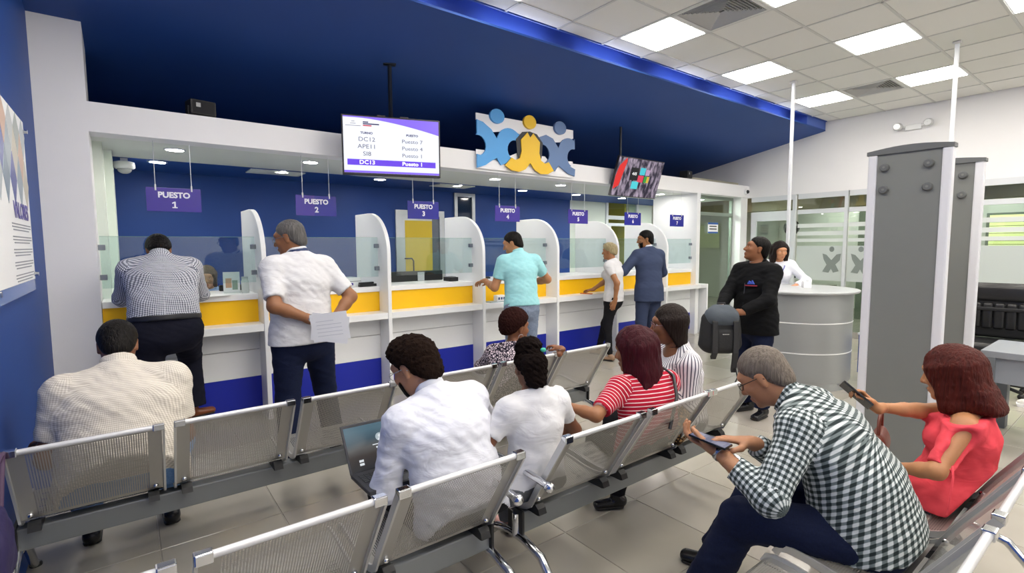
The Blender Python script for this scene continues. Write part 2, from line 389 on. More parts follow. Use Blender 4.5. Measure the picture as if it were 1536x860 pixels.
for x, y in ((11.2, 1.0), (11.2, 3.4), (11.2, 5.8), (13.4, 2.2), (13.4, 5.0), (8.9, 6.0)):
    t = thing('back_room_light', 'small lit square panel in the office ceiling behind the glass', 'light', (x, y, 2.745 if x > 9.7 else 2.485), 0, 'office ceiling lights')
    MB().box(-.3, -.3, -.012, .3, .3, 0).build('frame', alu_w, t); MB().box(-.27, -.27, -.016, .27, .27, -.012).build('diffuser', offl if x > 9.7 else mat('passage_light', 'ffffff', .5, emit='fbfff4', estr=45), t)
# lit yellow-green board on the far office wall
bd = thing('office_window_blind', 'pale yellow lit blind on the far office wall', 'blind', (14.19, 1.45, 1.45))
MB().box(-.03, 0, 0, 0, .95, .75).build('frame', mat('blind_frame', '6c7466', .6), bd)
for k in range(9): MB().box(-.045, .05, .04+.075*k, -.03, .90, .105+.075*k).build('slat', mat('blind_slat', 'dfe6a2', .6, emit='dfe69a', estr=.5), bd)
def office_desk(x, y, rz, label):
    t = thing('office_desk', label, 'desk', (x, y, 0), rz)
    MB().bbox(-.7, -.35, .72, .7, .35, .75).build('top', mat('desk_top_grey', '8f8a80', .4), t)
    for s in (-1, 1): MB().box(s*.66-.02, -.32, 0, s*.66+.02, .32, .72).build('side_panel', mat('desk_side', '4c4e4c', .5), t)
    MB().box(-.64, .28, .3, .64, .30, .72).build('modesty_panel', mat('desk_side', '4c4e4c', .5), t)
    return t
def monitor(x, y, z, rz, label, wd=.5, name='computer_monitor'):
    t = thing(name, label, 'monitor', (x, y, z), rz); blk = mat('black_plastic', '1b1c1f', .35)
    MB().bbox(-wd/2, -.02, .12, wd/2, .02, .12+wd*.62, .006).build('casing', blk, t)
    MB().box(-wd/2+.012, -.023, .135, wd/2-.012, -.02, .105+wd*.62).build('screen', mat('dark_screen', '2a3038', .15), t)
    MB().box(-.025, .0, 0, .025, .03, .14).build('stand', blk, t); MB().bbox(-.1, -.07, 0, .1, .09, .012, .004).build('foot', blk, t)
    return t
office_desk(11.3, 4.9, math.pi/2, 'grey office desk behind the glazed door bay')
office_desk(11.3, 2.2, math.pi/2, 'grey office desk behind the frosted emblem bay')
office_desk(9.0, 6.7, 0, 'grey office desk behind the glass screen with the notice')
monitor(11.3, 5.0, .75, -math.pi/2, 'black monitor on the desk behind the glazed door bay')
monitor(11.3, 2.3, .75, -math.pi/2, 'black monitor on the desk behind the emblem bay')
monitor(9.0, 6.7, .75, 0, 'black monitor on the desk behind the notice')
bl = thing('balloon', 'round black balloon hanging in the office behind the glass', 'balloon', (11.0, 4.85, 1.93))
MB().sphere((0, 0, 0), .15, 10, (1, 1, 1.1)).build('body', mat('balloon_black', '17181a', .25), bl)
MB().lathe([(.004, -.165), (.02, -.185), (.012, -.19)], n=8).build('knot', mat('balloon_black', '17181a', .25), bl)
MB().tube([(0, 0, .16), (.01, 0, .5), (0, 0, .82)], .003, 5).build('string', mat('string_white', 'd0d0d0', .8), bl)
# ------------------------------------------------------------------ teller counters
yel_p = mat('yellow_laminate', 'fac30c', .35, noise=(3, .03))
blue_p = mat('blue_laminate', '1527a6', .4, noise=(3, .04))
plinth_m = mat('plinth_grey', 'a8a49c', .5)
YS = 5.0; YP = 5.22
CX = [1.0+1.2*k for k in range(-1, 7)]      # divider positions: -0.2 (column), 1.0 ... 8.2
ORD = ['first', 'second', 'third', 'fourth', 'fifth', 'sixth', 'seventh']
for k in range(7):
    x0 = CX[k]+.022; x1 = CX[k+1]-.022
    if k == 0: x0 = -.162
    if k == 6: x1 = 7.997
    t = thing('teller_counter', '%s white counter with yellow panel and blue base, under the sign numbered %d' % (ORD[k], k+1), 'counter', (x0, YS, 0), 0, 'teller counters along the wall')
    L = x1-x0
    MB().bbox(0, 0, .831, L, .225, .897, .004).build('shelf', lam, t)
    MB().bbox(0, YP-YS-.02, 1.109, L, .86, 1.161, .004).build('worktop', lam, t)
    MB().box(0, YP-YS, .897, L, YP-YS+.02, 1.109).build('yellow_panel', yel_p, t)
    MB().box(0, YP-YS, .640, L, YP-YS+.02, .831).build('white_panel', lam, t)
    MB().box(0, YP-YS, .379, L, YP-YS+.02, .634).build('white_panel', lam, t)
    MB().box(0, YP-YS-.002, .084, L, YP-YS+.02, .377).build('blue_panel', blue_p, t)
    MB().box(0, YP-YS+.03, 0, L, YP-YS+.05, .084).build('plinth', plinth_m, t)
    MB().box(.02, .24, .634, L-.02, .245, .640).build('joint', mat('joint_grey', 'a9abad', .7), t)
# dividers with a rounded front shoulder
def divider_outline(top=1.962, yb=5.88, a=.50, b=.44):
    pts = [(YS-.008, 0), (YS-.008, top-b)]
    for i in range(1, 13):
        th = math.pi/2*i/12
        pts.append((YS-.008+a-a*math.cos(th), top-b+b*math.sin(th)))
    pts += [(yb, top), (yb, 1.0), (5.28, 1.0), (5.28, 0)]
    return pts
for k in range(1, 7):
    o = MB().prism(divider_outline(), 'x', CX[k]-.021, CX[k]+.021).build('counter_divider', lam)
    me = o.data
    o.data = me
    tag(o, 'white rounded divider board between the %s and %s counters' % (ORD[k-1], ORD[k]), 'divider', 'rounded dividers between the counters')
    bv = o.modifiers.new('edge', 'BEVEL'); bv.width = .006; bv.segments = 2; bv.limit_method = 'ANGLE'; bv.angle_limit = 1.0
ep = MB().bbox(8.16, YS-.005, 0, 8.20, 5.26, .897, .004).box(8.0, YS, .831, 8.16, 5.22, .897).build('counter_end_panel', lam)
tag(ep, 'low white end panel closing the last counter', 'panel')
# ------------------------------------------------------------------ glass screens
clip_m = mat('clip_steel', '8d949c', .3, .8)
pane_m = glass_mat('teller_glass', (.86, .93, .92), .07)
for k in range(7):
    x0 = CX[k]+.03; x1 = CX[k+1]-.03
    if k == 0: x0 = -.15
    if k == 6: x1 = 7.98
    t = thing('glass_screen', 'clear glass safety screen above the %s counter from the left' % ORD[k], 'glass screen', (x0, 5.215, 1.27), 0, 'glass screens above the counters')
    L = x1-x0
    MB().box(0, 0, 0, L, .008, .42).build('pane', pane_m, t)
    MB().box(0, -.0005, .417, L, .0085, .42).build('pane_edge', mat('glass_edge', '7fa79a', .2), t)
    for cx_ in (0, L):
        for z in (.09, .33):
            s = 1 if cx_ == 0 else -1
            MB().bbox(cx_-s*.012, -.014, z-.022, cx_+s*.035, .022, z+.022, .003).build('clip', clip_m, t)
# ------------------------------------------------------------------ hanging PUESTO signs
sign_b = mat('sign_blue', '26299c', .25); sign_v = mat('sign_violet', '42349f', .25); sign_w = mat('sign_white', 'f3f3ff', .5)
wire_m = mat('wire_steel', 'd7d9dc', .35, .4)
SX = [.173, 1.364, 2.558, 3.765, 5.04, 6.255, 7.43]
for k in range(7):
    Wd = .395
    t = thing('hanging_sign', '%s hanging blue sign from the left, reading PUESTO %d' % (ORD[k], k+1), 'sign', (SX[k]+Wd/2, 5.27, 1.905), 0, 'numbered signs hanging over the counters')
    p = MB().bbox(-Wd/2, -.004, 0, Wd/2, .004, .20, .002).build('panel', sign_v if k in (0, 3, 4) else sign_b, t)
    if k == 1: MB().box(-Wd/2, -.0055, 0, -.02, -.004, .20).build('film', sign_v, p)
    text('lettering', 'PUESTO', .066, sign_w, t, (0, -.006, .138), FRONT, bold=.0028, sx=.98)
    if k: text('number', str(k+1), .074, sign_w, t, (0, -.006, .058), FRONT, bold=.0028)
    else: MB().prism([(-.018, .03), (.020, .03), (.020, .039), (.008, .039), (.008, .085), (-.002, .085), (-.018, .076), (-.018, .066), (-.004, .072), (-.004, .039), (-.018, .039)], 'y', -.0066, -.0054).build('number', sign_w, t)
    for s in (-1, 1):
        MB().tube([(s*.13, 0, .19), (s*.13, 0, .585)], .0028, 6).build('wire', wire_m, t)
        MB().bbox(s*.13-.006, -.008, .175, s*.13+.006, .008, .225, .002).build('hook', wire_m, t)
# ------------------------------------------------------------------ downlights
dl_m = mat('downlight_lens', 'ffffff', .4, emit='fffaf0', estr=LIGHT_DOWN)
def downlight(x, y, label):
    t = thing('downlight', label, 'light', (x, y, ZB0), 0, 'downlights in the soffit')
    MB().lathe([(.088, .0), (.088, -.006), (.07, -.008), (.07, 0)], n=24).build('trim_ring', alu_w, t)
    MB().lathe([(.07, 0), (.07, -.007)], n=24).build('lens', dl_m, t)
for k in range(7):
    downlight(.42+1.2*k, 5.62, 'round recessed downlight in the white soffit over the %s counter' % ORD[k])
    downlight(.33+1.2*k+.02*k, 6.52, 'round downlight in the blue ceiling behind the %s counter' % ORD[k])
def ceiling_grille(x, y, label):
    t = thing('ceiling_grille', label, 'vent', (x, y, ZB0-.001))
    MB().box(-.3, -.16, -.012, .3, -.13, 0).box(-.3, .13, -.012, .3, .16, 0).box(-.3, -.13, -.012, -.27, .13, 0).box(.27, -.13, -.012, .3, .13, 0).build('frame', soffit_m, t)
    for i in range(6): MB().box(-.27, -.12+.043*i, -.010, .27, -.095+.043*i, -.004).build('slat', soffit_m, t)
ceiling_grille(3.95, 6.62, 'white air grille in the blue ceiling near the yellow door')
ceiling_grille(1.5, 6.62, 'white air grille in the blue ceiling behind the second sign')
# ------------------------------------------------------------------ cameras and speakers
def dome_camera(x, y, z, label, wall=False):
    t = thing('dome_camera', label, 'camera', (x, y, z))
    if wall:
        MB().lathe([(.06, 0), (.06, -.02), (.05, -.035)], axis='y', n=20).build('base', lam, t)
        MB().sphere((0, -.035, 0), .037, 10).build('dome', mat('dome_black', '2a2b2e', .15), t)
    else:
        MB().lathe([(.05, .06), (.085, .05), (.09, 0), (.075, -.015)], n=24).build('base', lam, t)
        MB().sphere((0, 0, -.02), .06, 10, (1, 1, .75)).build('dome', mat('dome_grey', 'b9bcbf', .15), t)
dome_camera(.05, 6.45, ZB0-.09, 'white dome camera under the ceiling behind counter one')
MB().box(.02, 6.43, ZB0-.04, .08, 6.47, ZB0).build('mount', lam, [o for o in COL.objects if o.name == 'dome_camera'][0]).location = (-.05, -6.45, -(ZB0-.09))
dome_camera(9.62, YBEAM, 2.60, 'black eyed dome camera on the white beam near the end wall', wall=True)
spk = mat('speaker_black', '1a1a1c', .5); 
def speaker(x, y, label):
    t = thing('loudspeaker', label, 'speaker', (x, y, ZB1), .2)
    MB().bbox(-.10, -.075, .02, .10, .075, .145, .012).build('cabinet', spk, t)
    MB().box(-.085, -.079, .035, .085, -.075, .13).build('grille', mat('grille_black', '28282b', .8, bump=(400, .6)), t)
    MB().bbox(-.06, -.082, .08, -.025, -.079, .115, .002).build('badge', mat('badge_grey', 'a5a6a8', .4), t)
    for s in (-1, 1): MB().box(s*.105-.004, -.03, 0, s*.105+.004, .03, .09).build('bracket', spk, t)
speaker(.60, 5.24, 'black loudspeaker on top of the white beam at the left')
speaker(7.82, 5.24, 'black loudspeaker on top of the white beam beside the tilted screen')
# ------------------------------------------------------------------ things on the counters
pw = mat('paper_white', 'f4f5f7', .6); blkp = mat('black_plastic', '1b1c1f', .35)
def box_thing(name, label, cat, loc, dims, m, rz=0, top=None):
    t = thing(name, label, cat, loc, rz); a, b, c = dims
    MB().bbox(-a/2, -b/2, 0, a/2, b/2, c, .004).build('body', m, t)
    return t
t = box_thing('paper_tray', 'white paper tray with violet strip on counter two', 'tray', (1.86, 5.44, 1.161), (.30, .24, .10), lam, .1)
MB().box(-.17, -.123, .02, .06, -.120, .045).build('violet_strip', mat('sign_violet', '42349f', .25), t)
MB().box(-.15, -.123, .060, .15, -.120, .064).build('slot', mat('ink_dark', '33363c', .6), t)
t = box_thing('stapler', 'black stapler beside the paper tray', 'stapler', (2.08, 5.30, 1.161), (.20, .045, .03), blkp, .15)
MB().bbox(-.1, -.018, .03, .07, .018, .05, .006).build('arm', blkp, t)
t = box_thing('ticket_box', 'small white box with dark print on counter four', 'box', (3.70, 5.10, .905), (.13, .07, .075), pw, .05)
for i in range(3): MB().box(-.045+.04*i, -.038, .02, -.02+.04*i, -.035, .05).build('print', mat('ink_blue', '3a4f7d', .6), t)
t = box_thing('leaflet_stack', 'flat stack of leaflets under the small white box', 'leaflets', (3.72, 5.11, .8972), (.40, .16, .008), mat('leaflet_blue', '9fb4bd', .5))
t = thing('display_frame', 'small acrylic stand with a printed card on counter one', 'stand', (.80, 5.45, 1.161), -.1)
MB().box(-.07, -.004, 0, .07, .004, .20).build('card', pw, t); MB().box(-.05, -.007, .05, .0, -.004, .14).build('picture', mat('pic_skin', 'c9a183', .6), t)
MB().box(.005, -.007, .03, .05, -.004, .12).build('picture', mat('pic_green', '8fa596', .6), t); MB().box(-.07, -.05, 0, .07, .03, .008).build('foot', glass, t)
t = thing('glass_jar', 'small clear jar beside the printed card on counter one', 'jar', (.90, 5.36, 1.161))
MB().lathe([(.03, 0), (.034, .01), (.034, .11), (.028, .125), (.028, .14)], n=16).build('body', mat('jar_glass', 'cfd6d3', .1), t); MB().lathe([(.03, .14), (.03, .155)], n=16).build('lid', alu, t)
t = thing('document', 'white sheet of paper lying on counter one', 'paper', (.62, 5.30, 1.1612), .2)
MB().box(-.105, -.148, 0, .105, .148, .0012).build('sheet', pw, t)
t = thing('document', 'pile of white forms at the left end of counter one', 'paper', (.02, 5.42, 1.1612), .05)
MB().box(-.105, -.14, 0, .105, .14, .02).build('sheet', pw, t)
for k, (x, lab) in enumerate(((2.95, 'wide black monitor back at counter three'), (.93, 'black monitor at counter one'))):
    t = thing('computer_monitor', lab, 'monitor', (x, 5.74, 1.161), 0)
    MB().bbox(-.42 if k == 0 else -.2, -.02, .0, .30 if k == 0 else .04, .03, .125 if k == 0 else .06, .01).build('casing', blkp, t)
    if k == 0: MB().bbox(-.06, -.035, .0, .03, -.02, .11, .004).build('stand_arm', mat('light_grey_plastic', 'b4b8bb', .4), t)
t = box_thing('card_terminal', 'dark card terminal beside the monitor at counter three', 'terminal', (3.33-.12, 5.45, 1.161), (.12, .16, .05), blkp)
for i in range(3): MB().bbox(-.04+.03*i, -.06, .05, -.02+.03*i, .05, .056, .002).build('key', mat('key_grey', '6f7377', .5), t)
t = box_thing('keyboard', 'black keyboard on counter four', 'keyboard', (3.62, 5.52, 1.161), (.40, .14, .025), blkp, .1)
for i in range(4):
    for j in range(10): MB().box(-.18+.037*j, -.055+.03*i, .025, -.15+.037*j, -.032+.03*i, .03).build('key', mat('key_dark', '303236', .5), t)
t = box_thing('desk_printer', 'black and grey printer on counter five', 'printer', (4.82, 5.55, 1.161), (.28, .26, .13), blkp)
MB().bbox(-.15, -.14, .04, -.12, .12, .15, .004).build('side', mat('light_grey_plastic', 'b4b8bb', .4), t)
t = box_thing('card_terminal', 'dark card terminal on counter seven', 'terminal', (7.25, 5.45, 1.161), (.22, .10, .05), blkp)
MB().bbox(.13, -.04, 0, .2, .04, .06, .004).build('side', mat('light_grey_plastic', 'b4b8bb', .4), t)
for i in range(4): MB().bbox(-.08+.04*i, -.03, .05, -.055+.04*i, .02, .056, .002).build('key', mat('key_grey', '6f7377', .5), t)
# ------------------------------------------------------------------ TV 1: queue board, hung from the sloped ceiling
bez = mat('tv_bezel', '26242c', .35)
def em(name, c, s=1.0):
    m = mat(name, '000000', .3, emit=c, estr=s); return m
L1, R1 = Vector((1.69, 4.85, 0)), Vector((2.58, 4.56, 0))
ang = math.atan2(R1.y-L1.y, R1.x-L1.x); Wt = (R1-L1).length; Ht = .563
t = thing('queue_screen', 'wall screen listing ticket numbers and counters, hanging from the blue ceiling', 'screen', ((L1.x+R1.x)/2, (L1.y+R1.y)/2, 2.277), ang)
MB().bbox(-Wt/2, -.03, 0, Wt/2, .03, Ht, .008).build('casing', bez, t)
s_ = MB().box(-Wt/2+.016, -.033, .022, Wt/2-.016, -.030, Ht-.016).build('screen', em('tv_white', 'e9eefc', .92), t)
w2, h0, h1 = Wt/2-.016, .022, Ht-.016
def flat(name, pts, m, parent, y=-.034, th=.0008): return MB().prism(pts, 'y', y-th, y).build(name, m, parent)
vio = em('tv_violet', '5b2fd6', 1.0); vio2 = em('tv_violet_pale', '7a5ce0', 1.0); tin = em('tv_ink', '4a4660', .8); tred = em('tv_red', 'c43a4e', .9); twh = em('tv_text_white', 'ffffff', 1.2)
tnv = em('tv_navy', '2b2560', .8)
flat('banner', [(-w2, h1), (-w2, h1-.012)] + [(-w2+2*w2*q, h1-.012-.125*max(0, (q-.15)/.85)**1.6) for q in np.linspace(.12, 1, 12)] + [(w2, h1)], vio2, s_)
flat('banner', [(-w2, h0), (w2, h0), (w2, h0+.02), (-w2, h0+.02)], vio2, s_)
flat('row_bar', [(-w2+.03, .092), (w2-.035, .092), (w2-.035, .148), (-w2+.03, .148)], vio, s_)
flat('logo_box', [(-w2+.01, h1-.10), (-w2+.17, h1-.10), (-w2+.17, h1-.025), (-w2+.01, h1-.025)], em('tv_box', 'dfe2ec', 1.0), s_)
for i, wd in enumerate((.03, .05, .14)): flat('logo_line', [(-w2+.09-wd/2, h1-.05-.02*i), (-w2+.09+wd/2, h1-.05-.02*i), (-w2+.09+wd/2, h1-.046-.02*i), (-w2+.09-wd/2, h1-.046-.02*i)], tin, s_, -.035)
for i, (wd, m) in enumerate(((.05, tnv), (.15, tnv), (.08, tred))): flat('logo_line', [(-w2+.18, h1-.056-.016*i), (-w2+.18+wd, h1-.056-.016*i), (-w2+.18+wd, h1-.044-.016*i), (-w2+.18, h1-.044-.016*i)], m, s_, -.035)
for s0, x, z, sz, m, b in (('TURNO', -.24, .395, .028, tnv, .0012), ('PUESTO', .19, .395, .028, tnv, .0012), ('DC12', -.24, .335, .056, tin, 0), ('Puesto 7', .19, .335, .05, tin, 0), ('APE11', -.24, .268, .056, tin, 0),
                           ('Puesto 4', .19, .268, .05, tin, 0), ('SI8', -.24, .20, .056, tin, 0), ('Puesto 1', .19, .20, .05, tin, 0), ('DC13', -.24, .12, .052, twh, .001), ('Puesto 1', .19, .12, .05, twh, .001)):
    text('lettering', s0, sz, m, s_, (x, -.0355, z), FRONT, bold=b, extrude=.0003, sx=1.15)
MB().tube([(0, .03, Ht*.6), (0, .06, Ht*.6), (0, .06, sl(4.72)-2.277)], .02, 10).build('pole', mat('pole_dark', '2c3038', .4, .5), t)
MB().box(-.2, .03, Ht*.35, .2, .045, Ht*.75).build('bracket', bez, t)
MB().bbox(-.06, .03, sl(4.72)-2.292, .06, .09, sl(4.72)-2.262, .003).build('ceiling_plate', mat('pole_dark', '2c3038', .4, .5), t)
for x in (-.1, .12): MB().box(x-.04, -.02, Ht-.002, x+.04, .02, Ht+.012).build('vent_lip', bez, t)
# ------------------------------------------------------------------ TV 2: tilted smart screen
tilt = math.atan2(.18, .55)
t2 = thing('tilted_screen', 'tilted wall screen showing app tiles over a dark photo, near counter six', 'screen', (6.20, 5.08, 2.32), 0)
body = bpy.data.objects.new('tmp', None)
def tl(mb, name, m, parent, first=False):
    o = mb.build(name, m, parent); return o
W2, H2 = 1.05, .578
def TT(p):   # tilt about the lower edge: top comes forward
    x, y, z = p; return (x+ z*.0, y*math.cos(tilt)-z*math.sin(tilt), y*math.sin(tilt)+z*math.cos(tilt))
def tmb(mb): mb.v = [TT(p) for p in mb.v]; return mb
tmb(MB().bbox(-W2/2, -.02, 0, W2/2, .02, H2, .006)).build('casing', bez, t2)
# dark rippled photo
pm = bpy.data.materials.new('tv_dark_photo'); pm.use_nodes = True; nt = pm.node_tree; b = nt.nodes['Principled BSDF']; b.inputs['Base Color'].default_value = (0, 0, 0, 1)
tc = nt.nodes.new('ShaderNodeTexCoord'); nz = nt.nodes.new('ShaderNodeTexNoise'); nz.inputs['Scale'].default_value = 9; nz.inputs['Detail'].default_value = 8
mp = nt.nodes.new('ShaderNodeMapping'); mp.inputs['Scale'].default_value = (2.2, 1, .9)
cr = nt.nodes.new('ShaderNodeValToRGB'); cr.color_ramp.elements[0].position = .42; cr.color_ramp.elements[0].color = srgb('231d33'); cr.color_ramp.elements[1].position = .68; cr.color_ramp.elements[1].color = srgb('b9a9bd')
nt.links.new(tc.outputs['Object'], mp.inputs[0]); nt.links.new(mp.outputs[0], nz.inputs['Vector']); nt.links.new(nz.outputs['Fac'], cr.inputs[0]); nt.links.new(cr.outputs[0], b.inputs['Emission Color']); b.inputs['Emission Strength'].default_value = .8
s2 = tmb(MB().box(-W2/2+.012, -.023, .012, W2/2-.012, -.02, H2-.012)).build('screen', pm, t2)
def tflat(name, pts, c, y=-.0245): return tmb(MB().prism(pts, 'y', y-.001, y)).build(name, em('tv2_'+c, c, .95), s2)
rect = lambda x0, z0, x1, z1: [(x0, z0), (x1, z0), (x1, z1), (x0, z1)]
tflat('app_tile', [(-W2/2+.012, .10), (-W2/2+.12, .16), (-W2/2+.19, H2-.06), (-W2/2+.17, H2-.012), (-W2/2+.05, H2-.13), (-W2/2+.012, .3)], 'd42a28')
tflat('app_tile', rect(-.21, .255, -.02, .44), '16151c')
for x0, z0, x1, z1, c in ((.0, .345, .12, .45, '3fb9c6'), (.135, .345, .23, .43, 'b08fb0'), (-.02, .235, .11, .335, 'cf3a52'), (.125, .235, .19, .33, '2e8f36'), (.19, .235, .245, .33, 'c9a53a'), (-.13, .13, .02, .24, '49c3cc')): tflat('app_tile', rect(x0, z0, x1, z1), c)
o = text('lettering', '4:05', .06, em('tv_text_white', 'ffffff', 1.2), s2, TT((-.115, -.026, .35)), (math.pi/2+tilt, 0, 0), extrude=.0003)
MB().tube([(-.33, -.045, .3), (-.33, -.045, sl(5.03)-2.32)], .018, 10).build('pole', mat('pole_dark', '2c3038', .4, .5), t2)
MB().box(-.42, -.075, .28, -.2, -.03, .34).build('bracket', bez, t2)
bpy.data.objects.remove(body)
# ------------------------------------------------------------------ emblem board of three figures on the beam
lg = thing('figure_emblem', 'cut-out emblem of three linked figures in light blue, yellow and slate blue', 'emblem', (3.37, 5.10, 2.516))
def px(pts):   # outline measured on a 960 x 650 board drawing, y down -> metres on the board
    return [((x-80)/970*1.585, (775-y)/650*.64) for x, y in pts]
def arc(cx, cy, rx, ry, a0, a1, n=12): return [(cx+rx*math.cos(math.radians(a)), cy+ry*math.sin(math.radians(a))) for a in np.linspace(a0, a1, n)]
# all figures drawn on a levelled board: u 0..1585 mm, v 0..640 mm
lb = mat('emblem_light_blue', '4da3e6', .4); ly = mat('emblem_yellow', 'f0c21c', .4); ls = mat('emblem_slate', '5d7cab', .4); lw = mat('emblem_white', 'f1f1f4', .5); lk = mat('emblem_dark_grey', '3a3d42', .6)
def plate(name, pts, m, y0, y1): return MB().prism([(u, v) for u, v in pts], 'y', y0, y1).build(name, m, lg)
# white backing strips: top band with the wavy lower edge
plate('backing', [(0, .64), (0, .56), (.10, .55), (.20, .48), (.24, .445), (.38, .47), (.55, .50), (.70, .46), (.95, .46), (1.10, .50), (1.25, .44), (1.40, .46), (1.585, .53), (1.585, .64)], lw, -.012, 0)
plate('backing', [(0, .0), (0, .22), (.12, .22), (.30, .10), (.62, .24), (.86, .24), (1.08, .24), (1.25, .10), (1.42, .22), (1.585, .22), (1.585, .0)], lw, -.006, 0)
def circ(u, v, ru, rv, n=28): return [(u+ru*math.cos(2*math.pi*i/n), v+rv*math.sin(2*math.pi*i/n)) for i in range(n)]
# heads
plate('figure_head', circ(.29, .635, .105, .085), lb, -.045, -.012)
plate('figure_head', circ(.80, .635, .10, .085), ly, -.045, -.012)
plate('figure_head', circ(1.32, .632, .105, .085), ls, -.045, -.012)
def figure(u, w_, left_cut, m):
    """arched shoulders, waist and two curved feet"""
    pts = []
    L, R = u-.31, u+.31
    pts += [(u, .37)]
    pts += arc(u+.19, .33, .19, .19, 150, 60, 8)           # right shoulder arch
    if left_cut == 'r':   # cut flat at the right side
        pts += [(R-.01, .52), (R-.01, .385)]
    else:
        pts += [(u+.38, .44), (u+.44, .36), (u+.36, .33)]
    pts += arc(u+.28, .265, .12, .12, 80, 250, 9)          # concave right waist
    pts += [(u+.20, .15), (u+.31, .115) if left_cut == 'r' else (u+.20, .12)]
    pts += ([(R-.01, .02)] if left_cut == 'r' else [(u+.06, .06)])
    if left_cut == 'r': pts += [(u+.17, .05), (u+.08, .10)]
    pts += [(u, .14)]
    if left_cut == 'l': pts += [(u-.08, .10), (u-.17, .04), (L+.02, .0), (L+.02, .16)]
    else: pts += [(u-.06, .06), (u-.20, .13)]
    pts += arc(u-.28, .265, .12, .12, -70, 100, 9)         # concave left waist
    if left_cut == 'l': pts += [(L+.02, .40), (L+.02, .56), (u-.20, .54), (u-.08, .47)]
    else: pts += [(u-.36, .34), (u-.44, .37), (u-.34, .47), (u-.22, .515), (u-.10, .48)]
    return pts
plate('figure_body', figure(.29, 0, 'l', lb), lb, -.030, -.012)
plate('figure_body', figure(1.30, 0, 'r', ls), ls, -.030, -.012)
plate('figure_outline', [(.80, .52), (.68, .50), (.58, .40), (.60, .22), (.64, .12), (.96, .12), (1.00, .22), (1.02, .40), (.92, .50)], lk, -.034, -.030)  # dark grey plate showing around the yellow figure
yb_ = [(.80, .44), (.755, .50), (.65, .40), (.66, .26), (.63, .17), (.56, .14), (.50, .165), (.40, .06), (.50, .01), (.62, .0), (.72, .04), (.80, .125),
       (.88, .04), (.98, .0), (1.10, .01), (1.20, .06), (1.11, .165), (1.05, .14), (.98, .17), (.95, .26), (.96, .40), (.85, .50)]
plate('figure_body', yb_, ly, -.048, -.034)
# ------------------------------------------------------------------ poster on the left wall
po = thing('wall_poster', 'tall printed acrylic poster titled VALORES on the blue wall', 'poster', (XL, 3.0, 1.34))
MB().box(.012, 0, 0, .020, 1.32, 1.02).build('acrylic_sheet', mat('poster_edge_blue', '5f7fc4', .2), po)
MB().box(.020, .0, .07, .024, 1.30, 1.02).build('print', pw, po)
pal = ['a3b0ba', 'c4c9ca', '8d9dac', 'cdc6b8', 'aab3b0', '6a70a8', 'd0b09c', 'b8c0c6']
for i in range(6):
    for j in range(3):
        cy, cz = .16+.21*i+(.1 if j % 2 else 0), .93-.15*j
        if cy > 1.22: continue
        MB().prism([(cy-.1, cz), (cy, cz-.145), (cy+.1, cz), (cy, min(cz+.145, 1.02))], 'x', .024, .0255).build('diamond', mat('poster_%s' % pal[(i*3+j*2) % 8], pal[(i*3+j*2) % 8], .4), po)
text('lettering', 'VALORES', .12, mat('poster_violet', '6a63a8', .5), po, (.026, .95, .46), (math.pi/2, 0, math.pi/2), bold=.003)
for i in range(5):
    z = .385-.068*i
    text('lettering', 'valor', .02, mat('poster_ink', '6f7480', .6), po, (.026, .95, z), (math.pi/2, 0, math.pi/2)) if False else None
    for j in range(3): MB().box(.024, .62+.03*(j == 2), z-.016*j, .0252, 1.26-.08*(j == 2), z-.016*j+.006).build('text_line', mat('poster_ink', '9498a2', .6), po)
for y, z in ((1.27, .96), (1.27, .1), (.05, .06), (.05, .96)):
    MB().lathe([(.013, 0), (.013, .045)], (0, y, z), 12, 'x').build('standoff', mat('chrome', 'd8dadd', .12, 1.), po)
# ------------------------------------------------------------------ ceiling light panels and air diffusers
lp_m = mat('light_panel', 'ffffff', .5, emit='fff8ee', estr=LIGHT_PANEL)
pl_body = MB().box(.012, .012, .0, P-.012, P-.012, .05).mesh('housing', alu_w)
pl_lens = MB().box(.03, .03, -.004, P-.03, P-.03, .0).mesh('diffuser', lp_m)
rown = {-4: 'far behind the viewer', -3: 'behind the viewer', -2: 'over the viewer', -1: 'over the right-hand bench', 0: 'in the middle row', 1: 'in the row along the blue cove'}
coln = {-3: 'at the left wall', -2: 'above the nearest bench', -1: 'beside the large air diffuser', 0: 'over the jacketed man', 1: 'nearest the end wall'}
for k in range(-3, 2):
    for j in (-4, -3, -2, -1, 0, 1):
        x, y = GX0+P*3*k, GY0+P*2*j
        t = thing('light_panel', 'square lit ceiling panel %s, %s' % (rown[j], coln[k]), 'light', (x, y, ZC), 0, 'square light panels in the tile ceiling')
        link('housing', pl_body, t); link('diffuser', pl_lens, t)
vm = mat('vent_white', 'dcdcda', .5); vdk = mat('vent_dark', '5c5d5e', .8)
